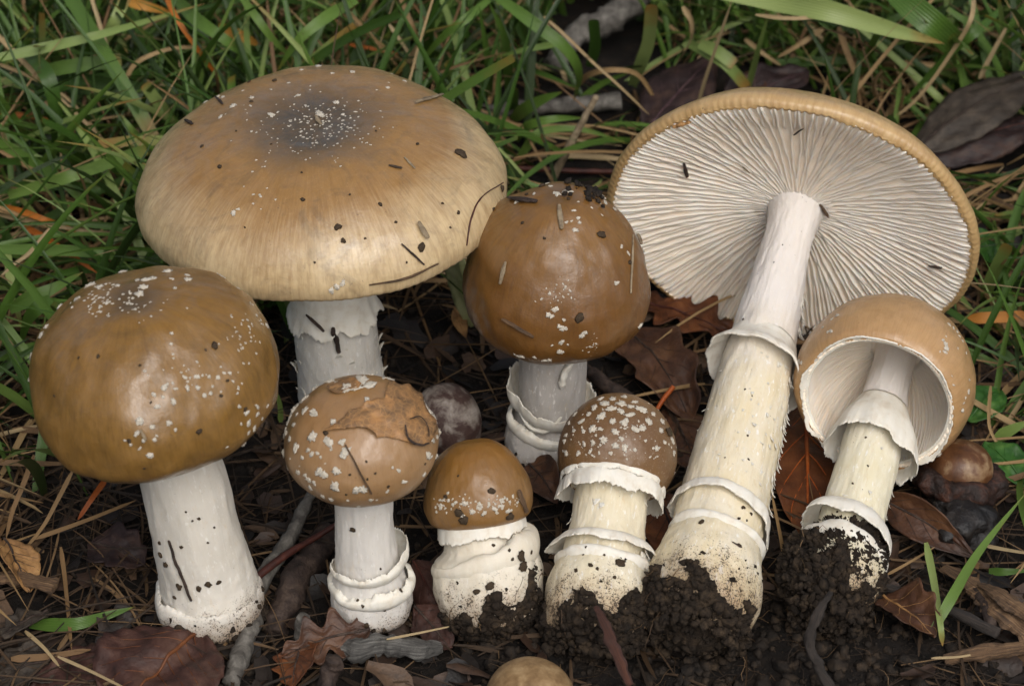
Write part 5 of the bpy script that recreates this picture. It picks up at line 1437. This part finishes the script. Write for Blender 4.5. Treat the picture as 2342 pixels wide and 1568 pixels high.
leaf('dark maroon leaf under the grey-brown one at the right edge', (2110, 365, 0.5), (2390, 270, 1.1), 1.5, 'leaf_purple', ovate, -0.25, 0.05, 0.3, 22, 'twig_red', 6)
leaf('pale green leaf standing behind the left of the round chestnut cap', (1075, 745, 0.3), (1030, 560, 2.4), 1.3, 'leaf_pale', ovate, 0.15, 0.0, -0.9, 23, 'leaf_pale', 4)
leaf('small yellow leaf bit below the pale green leaf', (1040, 705, 0.4), (1066, 772, 0.3), 0.36, 'leaf_tan', pointed, 0.3, 0.0, 0.2, 24, 'leaf_tan', 0)
leaf('brown folded leaf lying in front of the black husk', (2008, 1136, 0.9), (2232, 1276, 0.5), 0.9, 'leaf_brown', pointed, 0.2, 0.05, 0.9, 25, 'twig_dark', 5, None, 0.05, 0.03, 0.5)
leaf('curled tan leaf below the dark purple twig', (2020, 1362, 0.4), (2138, 1452, 0.35), 1.2, 'leaf_brown', ragged_leaf, 0.7, 0.06, 0.1, 26, 'leaf_tan', 4)
leaf('broad green weed leaf right of the small bell-shaped cap', (2212, 960, 0.3), (2290, 890, 0.7), 1.0, 'leaf_green', ovate, 0.15, 0.08, 0.1, 27, 'leaf_green', 4)
leaf('second green weed leaf lower at the right edge', (2350, 1110, 0.3), (2250, 1010, 0.6), 1.0, 'leaf_green', ovate, 0.15, 0.08, 0.0, 28, 'leaf_green', 4)
leaf('small green weed leaf at the right of the upturned rim', (2270, 600, 0.4), (2230, 520, 1.0), 0.8, 'leaf_green', ovate, 0.2, 0.06, 0.2, 29, 'leaf_green', 3)
twig('leaf_stalk_bit', 'leaf stalk', 'short orange leaf stalk behind the warted young mushroom', [(1540, 884, 0.9), (1518, 912, 0.8), (1496, 946, 0.6)], [0.06, 0.055, 0.05], 'orange_stalk', 8, 0.1, 31)

# ------------------------------------------------------------------ nuts
def nut(name, label, px, hh, prof, mat, ax, rough=0.02, seed=0, cat='nut'):
    p = at_h(px[0], px[1], hh)
    P = spline(prof, 40)
    V, F, _ = lathe([(max(0.01, q.x), q.y) for q in P], 48, lambda th, i, r, z: (r * (1 + rough * fbm(math.cos(th) * 1.6 + seed, math.sin(th) * 1.6, z * 1.8, 4)), z, 0), True, True)
    o = link(name, mk(name, V, F), MAT[mat])
    o.matrix_world = Matrix.Translation(p) @ basis(Vector(ax).normalized()).to_4x4()
    return tag(o, label, cat)
nut('nut', 'dark purplish nut with whitish mould behind the small leaf-topped mushroom', (1022, 962), 0.85, [(0, -0.85), (0.5, -0.75), (0.78, -0.2), (0.74, 0.35), (0.45, 0.75), (0, 0.92)], 'nut_bloom', (-0.25, 0.3, 1), 0.05, 3)
nut('nut', 'smooth tan speckled nut cut off by the bottom edge', (1212, 1606), 0.95, [(0, -0.85), (0.6, -0.7), (0.92, -0.1), (0.85, 0.42), (0.5, 0.8), (0, 0.92)], 'nut_tan', (0.15, 0.2, 1), 0.02, 5)
nn = nut('nut', 'shiny brown nut with a pale patch seated in a dark wrinkled husk', (2196, 1072), 1.1, [(0, -0.6), (0.5, -0.5), (0.72, -0.1), (0.66, 0.3), (0.4, 0.55), (0, 0.64)], 'nut_shiny', (0.1, 0.2, 1), 0.04, 7)
P = spline([(0.55, -0.62), (0.9, -0.55), (1.05, -0.28), (0.92, 0.0), (0.70, 0.04), (0.62, -0.12)], 30)
V, F, _ = lathe([(q.x, q.y) for q in P], 72, lambda th, i, r, z: (r * (1 + 0.14 * fbm(math.cos(th) * 2.4, math.sin(th) * 2.4, z * 3.2, 4) + 0.03 * math.sin(th * 14 + 3 * z)), z + 0.12 * fbm(math.cos(th) * 1.8 + 4, math.sin(th) * 1.8, 1, 3), 0))
link('husk', mk('husk', V, F), MAT['husk'], nn)
nut('husk_lump', 'black rotten husk lump below the shiny nut at the right', (2205, 1190), 0.55, [(0, -0.55), (0.5, -0.5), (0.82, -0.1), (0.7, 0.3), (0.35, 0.48), (0, 0.5)], 'black_husk', (0.2, 0.1, 1), 0.5, 9, 'husk')

# ------------------------------------------------------------------ things stuck on the caps
def hit(u, v, only=None):
    r = cast(u, v, only)
    return r if r else None
CR = [lump_mesh('soil_crumb', 2, 0.7, 60 + s, (1, 0.75, 0.5), 1.5) for s in range(5)]
for m_ in CR: m_.materials.append(MAT['speck'])
BOX = {'A': (345, 850, 290, 250), 'B': (733, 420, 425, 272), 'C': (1272, 618, 215, 212), 'D': (825, 1003, 178, 155), 'E': (1093, 1105, 122, 98), 'F': (1412, 1035, 140, 135)}
STEM = {'A': (440, 1240, 90, 160), 'D': (850, 1330, 90, 120), 'E': (1115, 1310, 125, 110), 'F': (1366, 1310, 110, 90), 'G': (1690, 930, 190, 450), 'H': (1925, 1160, 110, 190)}
def place_words(u, v, key):
    x, y, rx, ry = (BOX if key in BOX and ((u - BOX[key][0]) / BOX[key][2]) ** 2 + ((v - BOX[key][1]) / BOX[key][3]) ** 2 < 1.1 else STEM)[key]
    dx, dy = (u - x) / rx, (v - y) / ry
    d_ = math.hypot(dx, dy)
    ver = 'upper' if dy < -0.25 else 'lower' if dy > 0.25 else ''
    hor = 'left' if dx < -0.2 else 'right' if dx > 0.2 else ''
    if not ver and not hor: return 'in the middle'
    return ('near the edge, ' if d_ > 0.72 else 'well in, ' if d_ < 0.42 else '') + ' '.join(q for q in (ver, hor) if q)
def crumb(label, u, v, size, group, only=None, flat=1.0):
    r = hit(u, v, only)
    if not r: return
    if group:
        z_ = 'tiniest' if size < 0.032 else 'small' if size < 0.05 else 'larger'
        for w_ in ('small ', 'tiny ', 'of soil '): label = label.replace(w_, '', 1)
        label = z_ + ' ' + label + ', ' + place_words(u, v, only[0])
    loc, nor, _ = r
    o = bpy.data.objects.new('soil_crumb', CR[rng.randrange(5)])
    COL.objects.link(o)
    q = nor.to_track_quat('Z', 'Y').to_matrix().to_4x4()
    o.matrix_world = Matrix.Translation(loc + nor * size * 0.25) @ q @ Matrix.Rotation(rng.uniform(0, 6.28), 4, 'Z') @ Matrix.Diagonal((size, size, size * flat, 1))
    return tag(o, label, 'crumb', group)
def sliver(label, p0, p1, wd, mat, lift_=0.03, only=None, bow=0.0, name='straw_bit', cat='straw bit', group='bits of straw and bark stuck on the caps', n=9, mids=()):
    pts = [p0] + list(mids) + [p1]
    U = spline([(x, y, 0) for x, y in pts], n)
    P = []
    for i, q in enumerate(U):
        r = hit(q.x, q.y, only)
        if not r: continue
        P.append(r[0] + r[1] * (lift_ + bow * math.sin(math.pi * i / (n - 1))))
    if len(P) < 3: return
    V, F = tube_geo(P, [wd * 0.6, wd, wd * 0.7], 7, 0.4, rng.random() * 50, 3 * n, 0.55)
    return tag(link(name, mk(name, V, F, False, None, tube_attrs(V, 7)), MAT[mat]), label, cat, group)
crumb('dark brown nodule below the middle of the wide tan cap', 773, 519, 0.085, None, ['B'])
crumb('largest dark earth flake near the wet right rim of the wide tan cap', 1054, 353, 0.15, None, ['B'], 0.6)
crumb('dark nodule on the right front rim of the wide tan cap beside a thin splinter', 963, 564, 0.10, None, ['B'])
crumb('dark crumb at the extreme right rim of the wide tan cap', 1147, 431, 0.085, None, ['B'])
for i, (u, v, s) in enumerate([(628, 185, .06), (570, 188, .05), (503, 382, .06), (693, 457, .055), (785, 551, .06), (575, 233, .05), (462, 335, .05), (955, 330, .045), (870, 468, .05), (1048, 487, .05), (1128, 478, .05), (905, 508, .035), (835, 545, .03), (690, 395, .03), (620, 330, .03), (1012, 465, .035), (540, 300, .03), (800, 445, .03), (560, 520, .025), (720, 600, .03), (1005, 660, .03), (930, 600, .03), (860, 300, .03), (1030, 520, .03)]):
    crumb('small dark speck of soil on the wide tan cap', u, v, s, 'soil specks on the wide tan cap', ['B'])
for u, v, s in [(490, 790, .08), (455, 986, .07), (225, 815, .045), (345, 920, .03), (470, 800, .03), (505, 905, .04), (520, 870, .04), (295, 1007, .05), (125, 905, .03), (560, 935, .05), (330, 1070, .03), (180, 818, .03), (320, 835, .03)]:
    crumb('small dark crumb on the dark brown domed cap', u, v, s, 'crumbs on the dark brown domed cap', ['A'])
for u, v, s in [(1375, 537, .11), (1325, 727, .11)]:
    crumb('grey earth flake on the upper right of the round chestnut cap' if v < 600 else 'grey earth flake on the lower right of the round chestnut cap', u, v, s, None, ['C'], 0.6)
for u, v, s in [(1240, 426, .08), (1205, 445, .05), (1300, 455, .05), (1195, 510, .04), (1440, 600, .06), (1245, 545, .035)]:
    crumb('small crumb on the top of the round chestnut cap', u, v, s, 'crumbs on top of the round chestnut cap', ['C'])
it_ = [(q[0], 0.12) for q in (cast(1350, 438, ['C']), cast(1366, 444, ['C']), cast(1384, 452, ['C'])) if q]
for _ in range(110):
    r = hit(rng.gauss(1370, 36), rng.gauss(434, 13), ['C'])
    if r:
        s_ = rng.uniform(0.02, 0.075)
        it_.append((r[0] + r[1] * s_ * rng.uniform(0.2, 1.3), s_))
o = crumb_cloud('soil_clump', it_, MAT['clod'], None, 2, 0.3)
tag(o, 'dark crumbly soil clump stuck on top of the round chestnut cap', 'soil clump')
for u, v, s in [(1125, 1122, .08), (1165, 1180, .10), (1062, 1188, .11), (1050, 1172, .10), (1048, 1088, .03), (1020, 1135, .05)]:
    crumb('dark flake on the smallest button cap', u, v, s, 'flakes on the smallest button cap', ['E'], 0.6)
crumb('dark flake at the right of the densely warted cap', 1528, 988, 0.13, None, ['F'], 0.6)
for u, v, s in [(745, 990, .04), (800, 1085, .02), (840, 1095, .02), (858, 1082, .02), (888, 1112, .025), (792, 1130, .02), (838, 1055, .02), (972, 1060, .02)]:
    crumb('tiny dark speck on the leaf-topped cap', u, v, s * 1.5, 'specks on the leaf-topped cap', ['D'])
for u, v, s in [(1190, 1270, .12), (1195, 1295, .12), (1165, 1258, .04), (1172, 1278, .04), (1128, 1246, .04), (1215, 1262, .05), (1120, 1340, .1), (1090, 1352, .08)]:
    crumb('dark scrap on the bulb of the smallest button', u, v, s, 'scraps on the smallest button bulb', ['E'], 0.4)
for u, v, s in [(1417, 1288, .12), (1350, 1292, .06), (1318, 1304, .05), (1382, 1268, .03), (1334, 1268, .03), (1405, 1320, .05), (1366, 1300, .04), (1340, 1250, .03)]:
    crumb('dark scrap on the warted young mushroom bulb', u, v, s, 'scraps on the warted mushroom bulb', ['F'], 0.4)
for u, v, s in [(1605, 1194, .07), (1690, 1247, .06), (1640, 1360, .05), (1712, 1330, .03), (1700, 1160, .05), (1718, 1175, .04), (1690, 1185, .04), (1708, 1190, .03), (1704, 890, .025), (1710, 996, .03), (1712, 1050, .03), (1658, 1046, .02), (1620, 1330, .04), (1580, 1305, .04), (1570, 1345, .05), (1690, 1300, .03), (1720, 905, .02), (1700, 730, .03), (1770, 600, .02), (1790, 560, .02)]:
    crumb('tiny soil speck on the long lying stem', u, v, s, 'specks on the long lying stem', ['G'])
for u, v, s in [(1935, 1268, .10), (1898, 1284, .09), (1870, 1282, .06), (1948, 1213, .03), (1950, 1105, .03), (1985, 1065, .03), (1900, 1250, .03), (1980, 1000, .03), (1915, 1170, .03), (1825, 1282, .05)]:
    crumb('dark crumb on the bell-shaped mushroom stem', u, v, s, 'crumbs on the small bell stem', ['H'])
for u, v, s in [(425, 1170, .03), (455, 1185, .04), (440, 1190, .03), (415, 1250, .05), (365, 1240, .05), (475, 1240, .03), (490, 1205, .03), (410, 1340, .08), (475, 1335, .08), (455, 1345, .07), (400, 1365, .05), (500, 1330, .06), (368, 1268, .07), (380, 1290, .08)]:
    crumb('dark crumb on the dark domed mushroom stem', u, v, s, 'crumbs on the dark domed stem base', ['A'])
crumb('rust brown scrap on the stem of the leaf-topped mushroom', 808, 1210, 0.07, None, ['D'], 0.5)
for u, v, s in [(838, 1428, .06), (870, 1300, .03), (830, 1385, .04), (916, 1350, .05), (818, 1372, .04), (880, 1395, .04)]:
    crumb('small brown crumb on the leaf-topped mushroom bulb', u, v, s, 'crumbs on the leaf-topped mushroom bulb', ['D'])
sliver('thin dark splinter on the right front of the wide tan cap', (918, 558), (968, 604), 0.035, 'twig_dark', 0.04, ['B'])
sliver('pale straw bit standing on the right front of the wide tan cap', (955, 510), (975, 545), 0.06, 'stick', 0.10, ['B'])
sliver('brown bark chip right of the dark centre of the wide tan cap', (890, 380), (918, 386), 0.045, 'wood', 0.03, ['B'])
sliver('grey sliver right of the bark chip on the wide tan cap', (925, 362), (948, 386), 0.03, 'stick', 0.03, ['B'])
sliver('tan straw bit in the dark centre of the wide tan cap', (722, 268), (734, 288), 0.05, 'stick', 0.05, ['B'])
sliver('dark olive sliver on the upper left of the wide tan cap', (488, 216), (510, 240), 0.035, 'twig_dark', 0.03, ['B'])
sliver('dark sliver on the left of the wide tan cap', (425, 276), (440, 286), 0.05, 'twig_dark', 0.03, ['B'])
sliver('brown dead leaf tip stuck to the upper right of the wide tan cap', (950, 238), (1030, 214), 0.055, 'stick', 0.05, ['B'])
sliver('red-brown root thread curving down the right of the wide tan cap', (1150, 418), (1066, 560), 0.022, 'twig_red', 0.02, ['B'], 0, 'root_thread', 'root thread', None, 14, ((1100, 452), (1076, 500)))
sliver('long brown straw along the front edge of the wide tan cap', (845, 650), (1000, 602), 0.04, 'wood', 0.03, ['B'], 0, 'straw_bit', 'straw bit', 'bits of straw and bark stuck on the caps', 12, ((925, 636),))
sliver('thick dark bark piece on the upper left of the round chestnut cap', (1165, 456), (1228, 464), 0.09, 'twig_dark', 0.05, ['C'])
sliver('pale wood chip near the top of the round chestnut cap', (1279, 472), (1284, 525), 0.06, 'stick', 0.05, ['C'])
sliver('pale seed-like sliver on the left of the round chestnut cap', (1158, 600), (1145, 648), 0.05, 'stick', 0.03, ['C'])
sliver('brown striped straw low on the left of the round chestnut cap', (1150, 728), (1220, 768), 0.06, 'wood', 0.04, ['C'])
sliver('straw strip hanging down the right side of the round chestnut cap', (1428, 470), (1462, 560), 0.055, 'stick', 0.06, ['C'])
sliver('second straw strip beside the first on the right of the round chestnut cap', (1415, 445), (1442, 520), 0.05, 'wood', 0.08, ['C'])
sliver('thin straw thread on the right of the round chestnut cap', (1446, 520), (1440, 670), 0.025, 'stick', 0.04, ['C'])
sliver('thin straw slanting over the front of the leaf-topped cap', (792, 1018), (848, 1124), 0.026, 'wood', 0.06, ['D'])
sliver('small straw bit on the lower right of the dark domed cap', (322, 982), (334, 1004), 0.035, 'stick', 0.03, ['A'])
sliver('striped straw chip at the right of the smallest button cap', (1182, 1122), (1200, 1168), 0.07, 'wood', 0.06, ['E'])
sliver('dark splinter on the upper left gills of the upturned mushroom', (1564, 364), (1572, 396), 0.05, 'twig_dark', 0.12, ['G'])
sliver('tiny grey bit on the gills left of the stem top', (1700, 372), (1716, 386), 0.035, 'stick', 0.12, ['G'])
sliver('pinkish brown chip on the gills right of the stem top', (1878, 462), (1896, 488), 0.075, 'wood', 0.10, ['G'])
sliver('dark chip on the lower right gills of the upturned mushroom', (2128, 600), (2158, 606), 0.06, 'twig_dark', 0.12, ['G'])
sliver('dark sliver on the gills just under the upper rim', (1818, 298), (1838, 284), 0.045, 'twig_dark', 0.12, ['G'])
sliver('brown leaf scrap on the upper left margin of the upturned cap', (1540, 286), (1576, 276), 0.08, 'leaf_tan', 0.05, ['G'])
sliver('dark twig bit on the stem of the wide tan mushroom', (704, 718), (742, 756), 0.05, 'twig_dark', 0.05, ['B'])
sliver('short dark twig standing on the stem of the wide tan mushroom', (762, 748), (776, 804), 0.07, 'twig_dark', 0.06, ['B'])
sliver('thin curved rootlet on the stem base of the dark domed mushroom', (388, 1232), (440, 1370), 0.04, 'twig_dark', 0.06, ['A'], 0, 'rootlet', 'rootlet', None, 12, ((408, 1290),))
sliver('small curled fibre on the lower collar of the long lying stem', (1674, 1240), (1694, 1252), 0.02, 'twig_dark', 0.03, ['G'])

# ---- the dry leaf on the small cap: draped over what it lies on
def draped(label, poly, only, mat, lift0, lift1, seed, n=26, thick=0.02, name='fallen_leaf', cat='leaf'):
    xs = [p[0] for p in poly]; ys = [p[1] for p in poly]
    x0, x1, y0, y1 = min(xs), max(xs), min(ys), max(ys)
    def inside(x, y):
        r = False
        for (ax, ay), (bx, by) in zip(poly, poly[1:] + poly[:1]):
            if (ay > y) != (by > y) and x < (bx - ax) * (y - ay) / (by - ay) + ax: r = not r
        return r
    idx, V, F = {}, [], []
    cells = [(i, j) for i in range(n) for j in range(n) if inside(x0 + (i + 0.5) / n * (x1 - x0), y0 + (j + 0.5) / n * (y1 - y0))]
    def vert(i, j):
        if (i, j) in idx: return idx[i, j]
        x, y = x0 + i / n * (x1 - x0), y0 + j / n * (y1 - y0)
        best, bd = (x, y), 1e9
        for (ax, ay), (bx, by) in zip(poly, poly[1:] + poly[:1]):
            L2 = (bx - ax) ** 2 + (by - ay) ** 2
            tt = max(0, min(1, ((x - ax) * (bx - ax) + (y - ay) * (by - ay)) / L2))
            qx, qy = ax + tt * (bx - ax), ay + tt * (by - ay)
            dd = (qx - x) ** 2 + (qy - y) ** 2
            if dd < bd: best, bd = (qx, qy), dd
        if not all((i + di, j + dj) in cs for di, dj in ((0, 0), (-1, 0), (0, -1), (-1, -1))):
            x, y = best
        r = hit(x, y, only)
        if not r:
            r = hit(x * 0.85 + 0.15 * (x0 + x1) / 2, y * 0.85 + 0.15 * (y0 + y1) / 2, only)
        edge_ = 0.0 if all((i + di, j + dj) in cs for di, dj in ((0, 0), (-1, 0), (0, -1), (-1, -1))) else 0.09 * max(0.0, noise.noise(Vector((x * 0.04, y * 0.04, seed + 4))) + 0.2)
        p = r[0] + r[1] * (lift0 + edge_ + lift1 * (0.5 + fbm(x * 0.025 + seed, y * 0.025, seed, 3)) + 0.01)
        idx[i, j] = len(V); V.append(p)
        return idx[i, j]
    cs = set(cells)
    for i, j in cells:
        F.append((vert(i, j), vert(i, j + 1), vert(i + 1, j + 1), vert(i + 1, j)))
    me = mk(name, V, F)
    o = link(name, me, MAT[mat])
    md = o.modifiers.new('thickness', 'SOLIDIFY'); md.thickness = thick; md.offset = 1
    return tag(o, label, cat)
zz = lambda x, y: (x * 0.2355 + 615.4, y * 0.2355 + 830.7)
lf = draped('dry tan leaf fragment stuck on top of a small mushroom cap', [zz(*p) for p in [(530, 665), (640, 600), (720, 540), (790, 465), (900, 430), (1030, 365), (1110, 370), (1130, 290), (1160, 190), (1260, 225), (1380, 260), (1440, 320), (1500, 420), (1560, 560), (1585, 640), (1560, 700), (1530, 780), (1480, 800), (1380, 780), (1250, 740), (1120, 715), (1040, 725), (1020, 690), (960, 650), (880, 630), (780, 640), (650, 650)]], ['D'], 'leaf_dry', 0.03, 0.05, 3, 44, 0.008)
tag(lf, None, None, 'fallen leaves in the litter')
draped('small brown leaf scrap near the top of the leaf-topped cap', [zz(*p) for p in [(570, 250), (640, 230), (700, 175), (780, 155), (850, 195), (900, 215), (870, 255), (760, 270), (700, 300), (640, 310), (600, 290)]], ['D'], 'leaf_dry', 0.02, 0.03, 5, 24, 0.006)
sliver('dark curled rootlet on the dry leaf fragment', zz(1290, 620), zz(1500, 780), 0.026, 'twig_dark', 0.14, ['D'], 0, 'rootlet', 'rootlet', None, 12, (zz(1320, 740), zz(1420, 800)))
sliver('thin rootlet looped over the dry leaf fragment', zz(1330, 570), zz(1500, 720), 0.022, 'twig_dark', 0.15, ['D'], 0, 'rootlet', 'rootlet', None, 12, (zz(1420, 545), zz(1490, 640)))

# ---- crumbs that would share a label are told apart by which stands further left
same = {}
for o in list(S.objects):
    if o.name.startswith('soil_crumb') and o.get('label') and o.get('group'):
        same.setdefault(o['label'], []).append(o)
for lb, os_ in same.items():
    if len(os_) > 1:
        os_.sort(key=lambda q: project(q.matrix_world.translation)[0])
        for o, wd in zip(os_, {2: ['left one', 'right one'], 3: ['leftmost', 'middle one', 'rightmost']}.get(len(os_), ['leftmost', 'second from left'] + ['third from left'] * (len(os_) - 3) + ['rightmost'])):
            o['label'] = lb.replace(', ', ' ') + ', ' + wd
